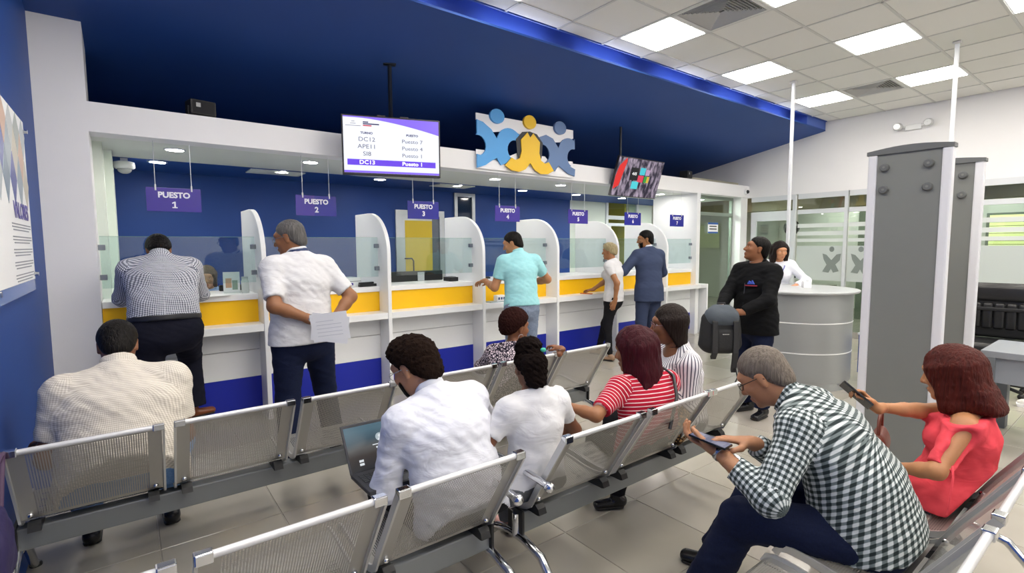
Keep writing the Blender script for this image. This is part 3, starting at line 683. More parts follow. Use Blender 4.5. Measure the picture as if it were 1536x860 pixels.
for i, (x, y) in enumerate(VENTS):
    t = thing('air_diffuser', ['square four-way air diffuser beside the nearest visible light panels', 'square four-way air diffuser between the two far light panels', 'square four-way air diffuser out of view over the benches'][i], 'vent', (x+P/2, y+P/2, ZC), 0, 'square air diffusers in the tile ceiling')
    h = P/2-.013
    MB().box(-h, -h, .02, h, h, .03).build('backing', vdk, t)
    fr = MB()
    for r in range(4):
        fr.box(*[(-h, -h, -.003, h, -h+.025, .02), (-h, h-.025, -.003, h, h, .02), (-h, -h+.025, -.003, -h+.025, h-.025, .02), (h-.025, -h+.025, -.003, h, h-.025, .02)][r])
    fr.build('frame', vm, t)
    # four triangles of parallel louvres
    for q in range(4):
        for n in range(9):
            r1 = h-.035-n*.028; 
            if r1 < .02: break
            a = r1; z0, z1 = -.002, .018
            pts = {0: [(-a, -r1), (a, -r1)], 1: [(a, -a), (a, a)], 2: [(a, a), (-a, a)], 3: [(-a, a), (-a, -a)]}[q]
            (ax, ay), (bx, by) = pts
            nx, ny = {0: (0, 1), 1: (-1, 0), 2: (0, -1), 3: (1, 0)}[q]
            wv = .010
            MB().add([(ax, ay, z0), (bx, by, z0), (bx+nx*wv, by+ny*wv, z1), (ax+nx*wv, ay+ny*wv, z1), (ax+nx*.002, ay+ny*.002, z0-.001), (bx+nx*.002, by+ny*.002, z0-.001)], [(0, 1, 2, 3), (4, 5, 2, 3), (0, 1, 5, 4)]).build('louvre', vm, t)
# ------------------------------------------------------------------ perforated steel benches
steel = mat('perforated_steel', 'b3b2ad', .42, .8, bump=(30, .02)); steel_d = mat('beam_steel', '84888a', .42, .55)
chrome = mat('chrome', 'd8dadd', .12, 1.); capm = mat('black_cap', '1d1e20', .4)
SW = .50
def profile_pts(ctrl, step):
    c = [Vector((a, b)) for a, b in ctrl]; out = []
    # Catmull-Rom then resample
    fine = []
    for i in range(len(c)-1):
        p0 = c[max(i-1, 0)]; p1 = c[i]; p2 = c[i+1]; p3 = c[min(i+2, len(c)-1)]
        for t_ in np.linspace(0, 1, 16, endpoint=False):
            fine.append(.5*((2*p1)+(p2-p0)*t_+(2*p0-5*p1+4*p2-p3)*t_*t_+(3*p1-p0-3*p2+p3)*t_**3))
    fine.append(c[-1]); acc = [0]
    for a, b in zip(fine, fine[1:]): acc.append(acc[-1]+(b-a).length)
    n = max(2, round(acc[-1]/step)); res = []
    for k in range(n+1):
        s = acc[-1]*k/n; j = max(i for i in range(len(acc)) if acc[i] <= s+1e-9); j = min(j, len(fine)-2)
        u = (s-acc[j])/max(acc[j+1]-acc[j], 1e-9); res.append(fine[j].lerp(fine[j+1], u))
    return res
def perforated(ctrl, wx, pitch, margin, mtop, mname):
    pr = profile_pts(ctrl, pitch); n = len(pr)-1; m = round(wx/pitch); v = []; f = []
    xs = [-wx/2+wx*i/m for i in range(m+1)]
    for p in pr:
        for x in xs: v.append((x, p.x, p.y))
    W_ = m+1; mi = round(margin/pitch); mt = round(mtop/pitch)
    for j in range(n):
        solid_row = j < mt or j >= n-mt
        if solid_row: f.append(tuple([j*W_+i for i in range(m+1)] + [(j+1)*W_+i for i in range(m, -1, -1)])) if False else f.extend([(j*W_+i, j*W_+i+1, (j+1)*W_+i+1, (j+1)*W_+i) for i in (range(m))])
        else:
            for i in range(m):
                c = (j*W_+i, j*W_+i+1, (j+1)*W_+i+1, (j+1)*W_+i)
                if i < mi or i >= m-mi: f.append(c); continue
                A = [Vector(v[q]) for q in c]; ctr = sum(A, Vector())/4; k = .78
                o = len(v)
                for q in range(4): v.append(tuple(ctr+((A[q]+A[(q+1) % 4])/2-ctr)*k))
                for q in range(4):
                    f.append((c[q], c[(q+1) % 4], o+q)); f.append((c[(q+1) % 4], o+(q+1) % 4, o+q))
    me = bpy.data.meshes.new(mname); me.from_pydata(v, [], f); me.update(); me.materials.append(steel)
    me.polygons.foreach_set('use_smooth', [True]*len(f))
    return me
BACK = [(0, .80), (.05, .72), (.112, .62), (.172, .525), (.222, .437)]
SEAT = [(.240, .425), (.268, .413), (.32, .406), (.40, .411), (.51, .427), (.58, .430), (.612, .415), (.618, .395)]
me_back = perforated(BACK, SW, .0085, .055, .016, 'back_panel'); me_seat = perforated(SEAT, SW, .0085, .03, .02, 'seat_pan')
satin = mat('satin_rail', 'd6d7d8', .38, .35)
me_rail = MB().tube([(-SW/2-.005, .002, .803), (SW/2+.005, .002, .803)], .0115, 10).mesh('top_rail', satin)
me_clip = MB().bbox(-.022, -.014, .788, .022, .018, .818, .004).mesh('rail_clip', chrome)
def side_bar(x):
    pts = profile_pts(BACK+SEAT, .03); mb = MB(); v = []; f = []
    for i, p in enumerate(pts):
        d = (pts[min(i+1, len(pts)-1)]-pts[max(i-1, 0)]).normalized(); nn = Vector((-d.y, d.x))*.014
        for sx in (-.0045, .0045):
            v.append((x+sx, p.x+nn.x, p.y+nn.y)); v.append((x+sx, p.x-nn.x, p.y-nn.y))
    for i in range(len(pts)-1):
        a, b = i*4, i*4+4
        f += [(a, a+1, b+1, b), (a+2, b+2, b+3, a+3), (a, b, b+2, a+2), (a+1, a+3, b+3, b+1)]
    return mb.add(v, f).mesh('side_bar', mat('side_bar_steel', 'c9cac8', .3, .6))
me_sl, me_sr = side_bar(-SW/2-.006), side_bar(SW/2+.006)
me_br = MB().prism([(.185, .39), (.195, .415), (.215, .43), (.25, .415), (.32, .398), (.42, .395), (.42, .385), (.20, .385)], 'x', -.022, .022).mesh('seat_bracket', capm)
me_bolt = MB().sphere((0, 0, 0), .012, 6).mesh('bolt', chrome)
me_leg = {}
def leg_mesh(side):
    mb = MB().tube([(0, .70, .015), (0, .66, .03), (0, .56, .14), (0, .44, .25), (0, .34, .275), (0, .24, .275), (0, .12, .25), (0, .02, .14), (0, -.10, .03), (0, -.15, .015)], .019, 10)
    mb.tube([(0, .29, .27), (0, .29, .38)], .022, 10)
    return mb.mesh('leg', chrome)
me_leg = leg_mesh(0)
me_foot = MB().lathe([(.026, 0), (.026, .012), (.018, .02)], n=12).mesh('foot_cap', capm)
me_arm = MB().tube([(0, .07, .585), (0, .12, .592), (0, .30, .60), (0, .44, .60), (0, .50, .575), (0, .525, .52), (0, .50, .45), (0, .42, .40), (0, .30, .39)], .016, 10).mesh('armrest', chrome)
me_ball = MB().sphere((0, .065, .585), .024, 8).mesh('ball_cap', chrome)
def bench(starts, yb, label, pitch, arms=()):
    """starts: left edges (x) of the backs; yb: Y of the back top rail; faces +Y"""
    t = thing('waiting_bench', label, 'bench', (starts[0], yb, 0), 0, 'perforated steel waiting benches')
    cs = [x+SW/2-starts[0] for x in starts]
    for c in cs:
        b = link('back_panel', me_back, t, (c, 0, 0)); link('top_rail', me_rail, b)
        for s in (-1, 1): link('rail_clip', me_clip, b, (s*(SW/2-.012), 0, 0))
        link('seat_pan', me_seat, t, (c, 0, 0))
        link('side_bar', me_sl, t, (c, 0, 0)); link('side_bar', me_sr, t, (c, 0, 0))
        for s in (-1, 1):
            link('seat_bracket', me_br, t, (c+s*(SW/2-.04), 0, 0)); link('bolt', me_bolt, t, (c+s*(SW/2-.03), .205, .46))
    x0, x1 = cs[0]-SW/2-.03, cs[-1]+SW/2+.03
    MB().bbox(x0, .26, .285, x1, .33, .385, .008).build('beam', steel_d, t)
    for e_, x in enumerate((x0, x1)):
        lg_ = link('leg', me_leg, t, (x, 0, 0)); link('foot_cap', me_foot, lg_, (0, .70, 0)); link('foot_cap', me_foot, lg_, (0, -.15, 0))
        if e_ in arms: a = link('armrest', me_arm, t, (x, 0, 0)); link('ball_cap', me_ball, a)
        MB().bbox(x-.006, .24, .27, x+.006, .35, .40, .002).build('end_plate', capm, t)
    return t
bench([-.408, .147, .702], 2.70, 'steel bench in the far row at the left, man in beige shirt on it', .555)
bench([1.42, 1.975, 2.53], 2.70, 'steel bench in the far row with the woman in patterned blouse', .555)
bench([-.447, .108, .666], 1.47, 'steel bench in the near row with the man using a laptop', .555, (1,))
bench([1.395, 1.955, 2.475], 1.47, 'steel bench in the near row with the girl and two women', .555, (0,))
bench([1.36, 1.965, 2.57], .26, 'steel bench at the lower right with the plaid shirted man', .605)
# ------------------------------------------------------------------ walk-through metal detector
dg = mat('detector_grey', '777a78', .45, noise=(8, .03)); dgd = mat('detector_cap', '606364', .5); dw = mat('detector_white_trim', 'd8dae0', .35); dor = mat('detector_orange', 'c9834a', .5)
md = thing('metal_detector', 'tall grey walk-through metal detector made of two upright panels', 'metal detector', (4.17, 0, 0))
for k, (x, ya, yb) in enumerate(((0, .884, 1.345), (.95, .90, 1.40))):
    yc, hw = (ya+yb)/2, (yb-ya)/2
    zt = 2.235
    p = MB().box(x+.01, ya+.055, .0, x+.06, yb-.055, zt-.02).build('side_panel', dg, md)
    for y0, y1 in ((ya, ya+.055), (yb-.055, yb)):
        e = MB().bbox(x, y0, 0, x+.07, y1, zt-.025, .012).build('edge_trim', dw, md)
        MB().box(x+.069, y0+.01, .02, x+.073, y1-.01, zt-.03).build('light_strip', dor, e)
    cap = [(ya-.006, zt-.03)] + [(ya-.006+(yb-ya+.012)*q, zt-.005+.022*math.sin(math.pi*q)) for q in np.linspace(0, 1, 10)] + [(yb+.006, zt-.03)]
    MB().prism(cap, 'x', x-.004, x+.074).build('top_cap', dgd, md)
    MB().bbox(x-.02, ya-.01, 0, x+.09, yb+.01, .03, .006).build('foot', dgd, md)
    for y in (ya+.12, yb-.10):
        for z in (zt-.12, zt-.27):
            kn = MB().lathe([(.028, .01), (.028, -.008), (.022, -.014)], (x, y, z), 16, 'x').build('bolt_knob', dgd, md)
            MB().lathe([(.008, -.014), (.008, -.017)], (x, y, z), 8, 'x').build('bolt_centre', dg, kn)
# ------------------------------------------------------------------ round reception desk
sil = mat('desk_silver', 'a4a8a9', .38, .35, noise=(1.5, .06)); silt = mat('desk_top', 'b9bdc0', .3, .1)
RD = (6.22, 2.66); RR = .56
rd = thing('round_desk', 'round silver reception desk with a light top', 'desk', (*RD, 0))
zt = 1.085
MB().lathe([(RR-.02, 0), (RR-.02, .085)], n=56).build('plinth', alu, rd)
for z0, z1 in ((.09, .405), (.415, .735), (.745, zt-.03)): MB().lathe([(RR, z0), (RR, z1)], n=56).build('body_panel', sil, rd)
for z in (.41, .74): MB().lathe([(RR+.002, z-.006), (RR+.005, z), (RR+.002, z+.006)], n=56).build('seam', mat('seam_white', 'e9ebec', .4), rd)
MB().lathe([(RR+.05, zt-.03), (RR+.06, zt-.02), (RR+.06, zt-.004), (RR+.05, zt)], n=56).build('top', silt, rd)
t = thing('card_holder', 'small white card holder on the round desk', 'holder', (6.33, 2.60, zt), .6)
MB().bbox(-.06, -.04, 0, .06, .04, .075, .004).build('body', pw, t); MB().box(-.05, -.02, .075, .05, .0, .085).build('card', mat('card_grey', 'd5d9dd', .5), t)
# low blue wall beside the desk
lbw = thing('low_blue_cabinet', 'low blue panel standing behind the round desk', 'cabinet', (6.72, 1.55, 0))
MB().box(0, 0, .10, .12, .62, .54).build('body', mat('low_blue', '12418f', .5), lbw); MB().box(.01, .0, 0, .12, .61, .10).build('plinth', mat('baseboard_grey', '9d9a94', .6), lbw); MB().bbox(-.01, -.01, .54, .13, .63, .565, .004).build('top', alu_w, lbw)
# cable poles
for x, y, lab in ((7.0, 3.13, 'thin white floor-to-ceiling pole behind the round desk'), (7.02, 1.51, 'thin white floor-to-ceiling pole behind the detector')):
    t = thing('cable_pole', lab, 'pole', (x, y, 0))
    MB().bbox(-.018, -.018, 0, .018, .018, ZC-.02, .006).build('shaft', alu_w, t); MB().bbox(-.035, -.035, ZC-.025, .035, .035, ZC, .004).build('collar', vm, t); MB().bbox(-.04, -.04, 0, .04, .04, .012, .003).build('foot', vm, t)
# emergency light
el = thing('emergency_light', 'twin-headed emergency light on the white end wall', 'light', (XE, 2.55, 3.37))
MB().bbox(-.05, -.10, -.04, 0, .10, .04, .01).build('body', lam, el)
for s in (-1, 1):
    h_ = MB().sphere((-.07, s*.19, .03), .062, 10, (.9, 1, .95)).build('lamp_head', mat('lamp_head_grey', 'c6c8ca', .3), el); MB().lathe([(.045, -.125), (.045, -.118)], (0, s*.19, .025), 16, 'x').build('lens', mat('lens_clear', 'e9ecee', .1), h_)
    MB().tube([(-.03, s*.09, .01), (-.05, s*.15, .02)], .012, 8).build('arm', lam, el)
# ------------------------------------------------------------------ inspection table at the right
tg = mat('table_grey', '8d939b', .45); tgd = mat('table_grey_dark', '6f757b', .5)
tb = thing('inspection_table', 'grey slab-sided inspection table at the right edge', 'table', (5.36, -.9, 0))
MB().bbox(0, 0, .70, .70, 1.79, .75, .004).build('top', tg, tb)
MB().box(.03, .08, .50, .06, 1.70, .70).build('apron', tg, tb)
MB().box(.0, 1.70, 0, .12, 1.785, .70).build('leg', tgd, tb); MB().box(.58, 1.70, 0, .70, 1.785, .70).build('leg', tgd, tb); MB().box(.0, .01, 0, .70, .09, .70).build('leg', tgd, tb)
t = thing('document', 'white sheet lying on the grey inspection table', 'paper', (5.75, .58, .751), .2); MB().box(-.15, -.105, 0, .15, .105, .0015).build('sheet', pw, t)
# ------------------------------------------------------------------ black leather office chair
lea = mat('black_leather', '1f2022', .32, bump=(60, .15)); 
oc = thing('office_chair', 'black padded leather office chair behind the inspection table', 'chair', (7.55, 1.12, 0), math.radians(95))
def cushion(x0, y0, z0, x1, y1, z1, r, name):
    bm = bmesh.new(); bmesh.ops.create_cube(bm, size=1)
    for v in bm.verts: v.co = Vector(((x0+x1)/2+v.co.x*(x1-x0), (y0+y1)/2+v.co.y*(y1-y0), (z0+z1)/2+v.co.z*(z1-z0)))
    bmesh.ops.bevel(bm, geom=bm.edges[:], offset=r, segments=4, affect='EDGES', profile=.5)
    me = bpy.data.meshes.new(name); bm.to_mesh(me); bm.free(); me.materials.append(lea); me.polygons.foreach_set('use_smooth', [True]*len(me.polygons)); return link(name, me, oc)
cushion(-.27, -.02, .56, .27, .07, 1.16, .045, 'backrest')
cushion(-.26, -.0, .96, .26, .105, 1.15, .05, 'head_cushion')
for i in range(5): cushion(-.235+.094*i, .0, .66, -.141+.094*i, .095, .95, .03, 'back_roll')
cushion(-.26, .0, .44, .26, .52, .56, .05, 'seat')
MB().bbox(-.275, -.04, .86, .275, .11, .90, .01).build('strap', capm, oc)
for s in (-1, 1): MB().tube([(s*.28, .02, .60), (s*.31, .04, .68), (s*.31, .12, .72), (s*.31, .34, .70), (s*.30, .42, .62), (s*.26, .36, .48)], .022, 8).build('armrest', capm, oc)
MB().tube([(0, .25, .10), (0, .25, .45)], .03, 10).build('gas_lift', chrome, oc)
for i in range(5):
    a = 2*math.pi*i/5; MB().tube([(0, .25, .11), (.28*math.cos(a), .25+.28*math.sin(a), .07)], .018, 8).build('base_arm', capm, oc); MB().sphere((.28*math.cos(a), .25+.28*math.sin(a), .032), .032, 6).build('castor', capm, oc)
# white sneakers under the table
for k, (x, y) in enumerate(((6.90, .72), (6.82, .60))):
    t = thing('sneaker', ['white sneaker on the floor beyond the table, the farther of the pair', 'white sneaker on the floor beyond the table, the nearer of the pair'][k], 'shoe', (x, y, 0), math.radians(100+10*k), 'white sneakers')
    MB().prism([(-.13, 0), (.13, 0), (.14, .03), (-.135, .03)], 'y', -.042, .042).build('sole', pw, t)
    MB().sphere((.04, 0, .045), .09, 8, (1.1, .46, .42)).sphere((-.07, 0, .06), .06, 8, (1, .66, .9)).build('upper', mat('sneaker_white', 'eceae6', .6), t)
# ------------------------------------------------------------------ people: bodies grown from tapered, smoothly blended limbs
def U(v): v = np.asarray(v, float); return v/np.linalg.norm(v)
def A3(*v): return np.array(v, float)
class Pr:
    """elliptical tapered capsule from a to b; ra, rb = radius or (side, depth); side = direction of first radius"""
    def __init__(s, a, b, ra, rb=None, side=None, k=.03, flat=0, umap=None, e=None):
        s.a = np.asarray(a, float); s.b = np.asarray(b, float); rb = ra if rb is None else rb
        s.ra = np.array(ra if hasattr(ra, '__len__') else (ra, ra), float); s.rb = np.array(rb if hasattr(rb, '__len__') else (rb, rb), float)
        ax = s.b-s.a; s.L = np.linalg.norm(ax); s.ax = ax/s.L if s.L > 1e-6 else A3(0, 0, 1)
        if side is None: side = np.cross(s.ax, A3(0, 0, 1)) if abs(s.ax[2]) < .9 else np.cross(s.ax, A3(0, 1, 0))
        side = np.asarray(side, float); side = side-s.ax*side.dot(s.ax); s.sd = side/np.linalg.norm(side); s.dp = np.cross(s.ax, s.sd)
        s.k = k; s.flat = flat; s.umap = umap; s.e = e
        m = max(s.ra.max(), s.rb.max(), e or 0); s.lo = np.minimum(s.a, s.b)-m; s.hi = np.maximum(s.a, s.b)+m
    def d(s, p, inf=0.):
        q = p-s.a
        t0 = (q@s.ax)/s.L if s.L > 1e-6 else np.zeros(q.shape[:-1])
        t = np.clip(t0, 0, 1)[..., None]
        o = q-(s.b-s.a)*t
        r = s.ra+(s.rb-s.ra)*t+inf
        x = o@s.sd; y = o@s.dp; z = o@s.ax
        rz = (np.minimum(r[..., 0], r[..., 1]) if s.e is None else s.e+inf)
        k0 = np.sqrt((x/r[..., 0])**2+(y/r[..., 1])**2+(z/rz)**2)
        k1 = np.sqrt((x/r[..., 0]**2)**2+(y/r[..., 1]**2)**2+(z/rz**2)**2)+1e-9
        dd = k0*(k0-1)/k1
        if s.flat & 1: dd = np.maximum(dd, -t0*s.L)
        if s.flat & 2: dd = np.maximum(dd, (t0-1)*s.L)
        return dd
def smin(a, b, k):
    h = np.clip(.5+.5*(b-a)/k, 0, 1); return b*(1-h)+a*h-k*h*(1-h)
def wav(p, f, seed):
    """cheap folded noise in about [-1, 1]"""
    x, y, z = p[..., 0]*f+seed, p[..., 1]*f+seed*1.7, p[..., 2]*f+seed*2.3
    return (np.sin(x+1.7*np.sin(.9*z+.6*y))+np.sin(1.3*z+1.5*np.sin(1.1*x+.7*y))+np.sin(1.1*y+1.6*np.sin(.8*x+1.2*z)))/3
def nets(v, org, h):
    ins = v < 0
    c = np.zeros(tuple(n-1 for n in v.shape), np.int8)
    for i in (0, 1):
        for j in (0, 1):
            for k in (0, 1): c += ins[i:ins.shape[0]-1+i, j:ins.shape[1]-1+j, k:ins.shape[2]-1+k]
    act = (c > 0) & (c < 8); idx = np.full(c.shape, -1, np.int64); n = int(act.sum()); idx[act] = np.arange(n)
    I, J, K = np.nonzero(act); acc = np.zeros((n, 3)); cnt = np.zeros(n)
    cor = [(i, j, k) for i in (0, 1) for j in (0, 1) for k in (0, 1)]
    for a in cor:
        for ax in range(3):
            if a[ax]: continue
            b = list(a); b[ax] = 1
            va = v[I+a[0], J+a[1], K+a[2]]; vb = v[I+b[0], J+b[1], K+b[2]]; m = (va < 0) != (vb < 0)
            t = np.where(m, va/np.where(m, va-vb, 1), 0); pt = np.array(a, float)[None]+np.zeros((n, 3)); pt[:, ax] += t
            acc[m] += pt[m]; cnt[m] += 1
    ver = org+h*(np.stack([I, J, K], 1)+acc/np.maximum(cnt, 1)[:, None])
    F = []
    for ax in range(3):
        s1 = [slice(1, -1)]*3; s1[ax] = slice(0, -1); s2 = [slice(1, -1)]*3; s2[ax] = slice(1, None)
        A, B = ins[tuple(s1)], ins[tuple(s2)]; m = A != B; g = np.array(np.nonzero(m)).T; 
        if len(g) == 0: continue
        off = np.ones(3, int); off[ax] = 0; g = g+off; u, w_ = (ax+1) % 3, (ax+2) % 3
        q = []
        for du, dw in ((-1, -1), (0, -1), (0, 0), (-1, 0)):
            gg = g.copy(); gg[:, u] += du; gg[:, w_] += dw; q.append(idx[gg[:, 0], gg[:, 1], gg[:, 2]])
        q = np.stack(q, 1); fl = ~A[m]; q[fl] = q[fl][:, ::-1]; F.append(q)
    F = np.concatenate(F) if F else np.zeros((0, 4), int)
    return ver, F[(F >= 0).all(1)]
def grow(prims, h, inf=0., cuts=(), disp=None, sub=(), inter=None, pad=.02):
    """mesh the blended union of prims; cuts = [(point, normal)] removes the side the normal points to"""
    lo = np.min([p.lo for p in prims], 0)-inf-pad; hi = np.max([p.hi for p in prims], 0)+inf+pad
    n = np.ceil((hi-lo)/h).astype(int)+2
    v = np.full(tuple(n), 1.0, np.float64)
    ax = [lo[i]+h*np.arange(n[i]) for i in range(3)]
    def apply(p, mode):
        mg = p.k+2.5*h+abs(inf)+.02; a = np.maximum(((p.lo-mg-lo)/h).astype(int), 0); b = np.minimum(((p.hi+mg-lo)/h).astype(int)+2, n)
        if (b <= a).any(): return
        G = np.stack(np.meshgrid(ax[0][a[0]:b[0]], ax[1][a[1]:b[1]], ax[2][a[2]:b[2]], indexing='ij'), -1)
        sl_ = tuple(slice(a[i], b[i]) for i in range(3)); dd = p.d(G, inf if mode else 0.)
        if mode: v[sl_] = smin(v[sl_], dd, p.k)
        else: v[sl_] = -smin(-v[sl_], dd, p.k)
    for p in prims: apply(p, 1)
    for p in sub: apply(p, 0)
    if disp is not None or cuts or inter is not None:
        G = np.stack(np.meshgrid(*ax, indexing='ij'), -1)
        if disp is not None: v = v+disp(G)
        if inter is not None: v = np.maximum(v, inter(G))
        for c, nn in cuts: v = np.maximum(v, (G-np.asarray(c))@U(nn))
    return nets(v, lo, h)
def cloth_uv(ver, F, prims):
    """metres around / along the limb each face belongs to, per face corner"""
    fc = ver[F[:, 0]]; D = np.stack([p.d(fc) for p in prims], 1); own = D.argmin(1); uv = np.zeros((len(F), 4, 2))
    P4 = ver[F]
    for i, p in enumerate(prims):
        m = own == i
        if not m.any(): continue
        o, axx, sd, dp, R = p.umap if p.umap else (p.a, p.ax, p.sd, p.dp, float((p.ra.mean()+p.rb.mean())/2))
        q = P4[m]-o; ang = np.arctan2(q@sd, q@dp); d = ang-ang[:, :1]; ang = np.where(d > np.pi, ang-2*np.pi, np.where(d < -np.pi, ang+2*np.pi, ang))
        uv[m, :, 0] = ang*R; uv[m, :, 1] = q@axx
    return uv
def skin_mesh(name, ver, F, m, parent, base, uv=None):
    me = bpy.data.meshes.new(name); ver = ver-np.asarray(base)
    me.vertices.add(len(ver)); me.vertices.foreach_set('co', ver.ravel().astype(np.float32))
    nl = F.size; me.loops.add(nl); me.loops.foreach_set('vertex_index', F.ravel().astype(np.int32))
    me.polygons.add(len(F)); me.polygons.foreach_set('loop_start', np.arange(0, nl, 4, dtype=np.int32))
    try: me.polygons.foreach_set('loop_total', np.full(len(F), 4, np.int32))
    except Exception: pass
    me.polygons.foreach_set('use_smooth', np.ones(len(F), bool))
    if uv is not None:
        l = me.uv_layers.new(name='cloth'); l.data.foreach_set('uv', uv.ravel().astype(np.float32))
    me.update(calc_edges=True); me.validate(); me.materials.append(m)
    return link(name, me, parent)
def rotv(v, axis, deg):
    a = math.radians(deg); axis = U(axis); v = np.asarray(v, float)
    return v*math.cos(a)+np.cross(axis, v)*math.sin(a)+axis*axis.dot(v)*(1-math.cos(a))
def ik(a, t, l1, l2, hint):
    """two-bone chain from a towards t; returns middle joint and end"""
    a = np.asarray(a, float); t = np.asarray(t, float); d = t-a; L = np.linalg.norm(d); L2 = min(max(L, abs(l1-l2)+.01), (l1+l2)*.998); u = d/L
    x = (L2**2+l1**2-l2**2)/(2*L2); hgt = math.sqrt(max(l1**2-x*x, 0)); hv = np.asarray(hint, float)-u*np.dot(hint, u); hv = U(hv)
    return a+u*x+hv*hgt, a+u*L2
# ---- cloth and skin materials
def pattern(name, kind, c1, c2, scale=40., c3=None, rough=.85, wr=.25, swap=False):
    """kind: plain, check, plaid, stripe_u, stripe_v, leopard, denim"""
    if name in MATS: return MATS[name]
    m = bpy.data.materials.new(name); m.use_nodes = True; nt = m.node_tree; b = nt.nodes['Principled BSDF']
    b.inputs['Roughness'].default_value = rough; b.inputs['Specular IOR Level'].default_value = .2
    N = nt.nodes.new; Lk = nt.links.new
    uvn = N('ShaderNodeUVMap'); uvn.uv_map = 'cloth'; sx = N('ShaderNodeSeparateXYZ'); Lk(uvn.outputs[0], sx.inputs[0])
    tc = N('ShaderNodeTexCoord')
    def math_(op, a, bb=None, **k):
        q = N('ShaderNodeMath'); q.operation = op
        for i, z in enumerate((a, bb)):
            if z is None: continue
            if isinstance(z, (int, float)): q.inputs[i].default_value = z
            else: Lk(z, q.inputs[i])
        return q.outputs[0]
    def band(src, per, duty, soft=.08):
        fr = math_('FRACT', math_('ADD', math_('DIVIDE', src, per), 100.0)); d = math_('ABSOLUTE', math_('SUBTRACT', fr, .5))
        mr = N('ShaderNodeMapRange'); mr.interpolation_type = 'SMOOTHSTEP'; Lk(d, mr.inputs[0]); mr.inputs[1].default_value = duty/2+soft; mr.inputs[2].default_value = duty/2-soft
        mr.inputs[3].default_value = 0; mr.inputs[4].default_value = 1; return mr.outputs[0]
    def mix(f, a, bb):
        q = N('ShaderNodeMix'); q.data_type = 'RGBA'
        if isinstance(f, (int, float)): q.inputs[0].default_value = f
        else: Lk(f, q.inputs[0])
        for i, z in ((6, a), (7, bb)):
            if isinstance(z, str): q.inputs[i].default_value = srgb(z)
            else: Lk(z, q.inputs[i])
        return q.outputs[2]
    u, v = sx.outputs[0], sx.outputs[1]; per = 1./scale
    if kind == 'plain' or kind == 'denim':
        nz = N('ShaderNodeTexNoise'); nz.inputs['Scale'].default_value = scale; nz.inputs['Detail'].default_value = 5; Lk(tc.outputs['Object'], nz.inputs['Vector']); colr = mix(nz.outputs['Fac'], c1, c2)
    elif kind in ('check', 'plaid'):
        f = math_('MULTIPLY', math_('ADD', band(u, per, .5), band(v, per, .5)), .5); 
        if kind == 'check': colr = mix(f, c1, c2)
        else:
            rp = N('ShaderNodeValToRGB'); Lk(f, rp.inputs[0]); e = rp.color_ramp.elements; e[0].position = .15; e[0].color = srgb(c1); e[1].position = .85; e[1].color = srgb(c2)
            q = rp.color_ramp.elements.new(.5); q.color = srgb(c3); colr = rp.outputs[0]
    elif kind == 'stripe_u': colr = mix(band(u, per, .34), c1, c2)
    elif kind == 'stripe_v': colr = mix(band(v, per, .20, .06), c1, c2)
    elif kind == 'leopard':
        vo = N('ShaderNodeTexVoronoi'); vo.feature = 'DISTANCE_TO_EDGE'; vo.inputs['Scale'].default_value = scale; nz = N('ShaderNodeTexNoise'); nz.inputs['Scale'].default_value = scale*.7
        va = N('ShaderNodeVectorMath'); va.operation = 'MULTIPLY_ADD'; Lk(nz.outputs['Color'], va.inputs[0]); va.inputs[1].default_value = (.02, .02, .02); Lk(tc.outputs['Object'], va.inputs[2])
        Lk(tc.outputs['Object'], nz.inputs['Vector']); Lk(va.outputs[0], vo.inputs['Vector']); rp = N('ShaderNodeValToRGB'); e = rp.color_ramp.elements; e[0].position = .13; e[0].color = srgb(c1); e[1].position = .19; e[1].color = srgb(c2); Lk(vo.outputs[0], rp.inputs[0]); colr = rp.outputs[0]
    Lk(colr, b.inputs['Base Color'])
    nz = N('ShaderNodeTexNoise'); nz.inputs['Scale'].default_value = 7; nz.inputs['Detail'].default_value = 3; nz.inputs['Distortion'].default_value = .8
    mp = N('ShaderNodeMapping'); mp.inputs['Scale'].default_value = (1, 1, 1.8); Lk(tc.outputs['Object'], mp.inputs[0]); Lk(mp.outputs[0], nz.inputs['Vector'])
    bp = N('ShaderNodeBump'); bp.inputs['Strength'].default_value = wr; bp.inputs['Distance'].default_value = .025; Lk(nz.outputs['Fac'], bp.inputs['Height']); Lk(bp.outputs[0], b.inputs['Normal'])
    MATS[name] = m
    return m
def skin(c):
    n = 'skin_'+c
    if n in MATS: return MATS[n]
    m = mat(n, c, .48, spec=.4, noise=(25, .07), bump=(180, .06)); b = m.node_tree.nodes['Principled BSDF']
    b.inputs['Subsurface Weight'].default_value = .12; b.inputs['Subsurface Radius'].default_value = (.012, .005, .003); b.inputs['Subsurface Scale'].default_value = .6
    return m
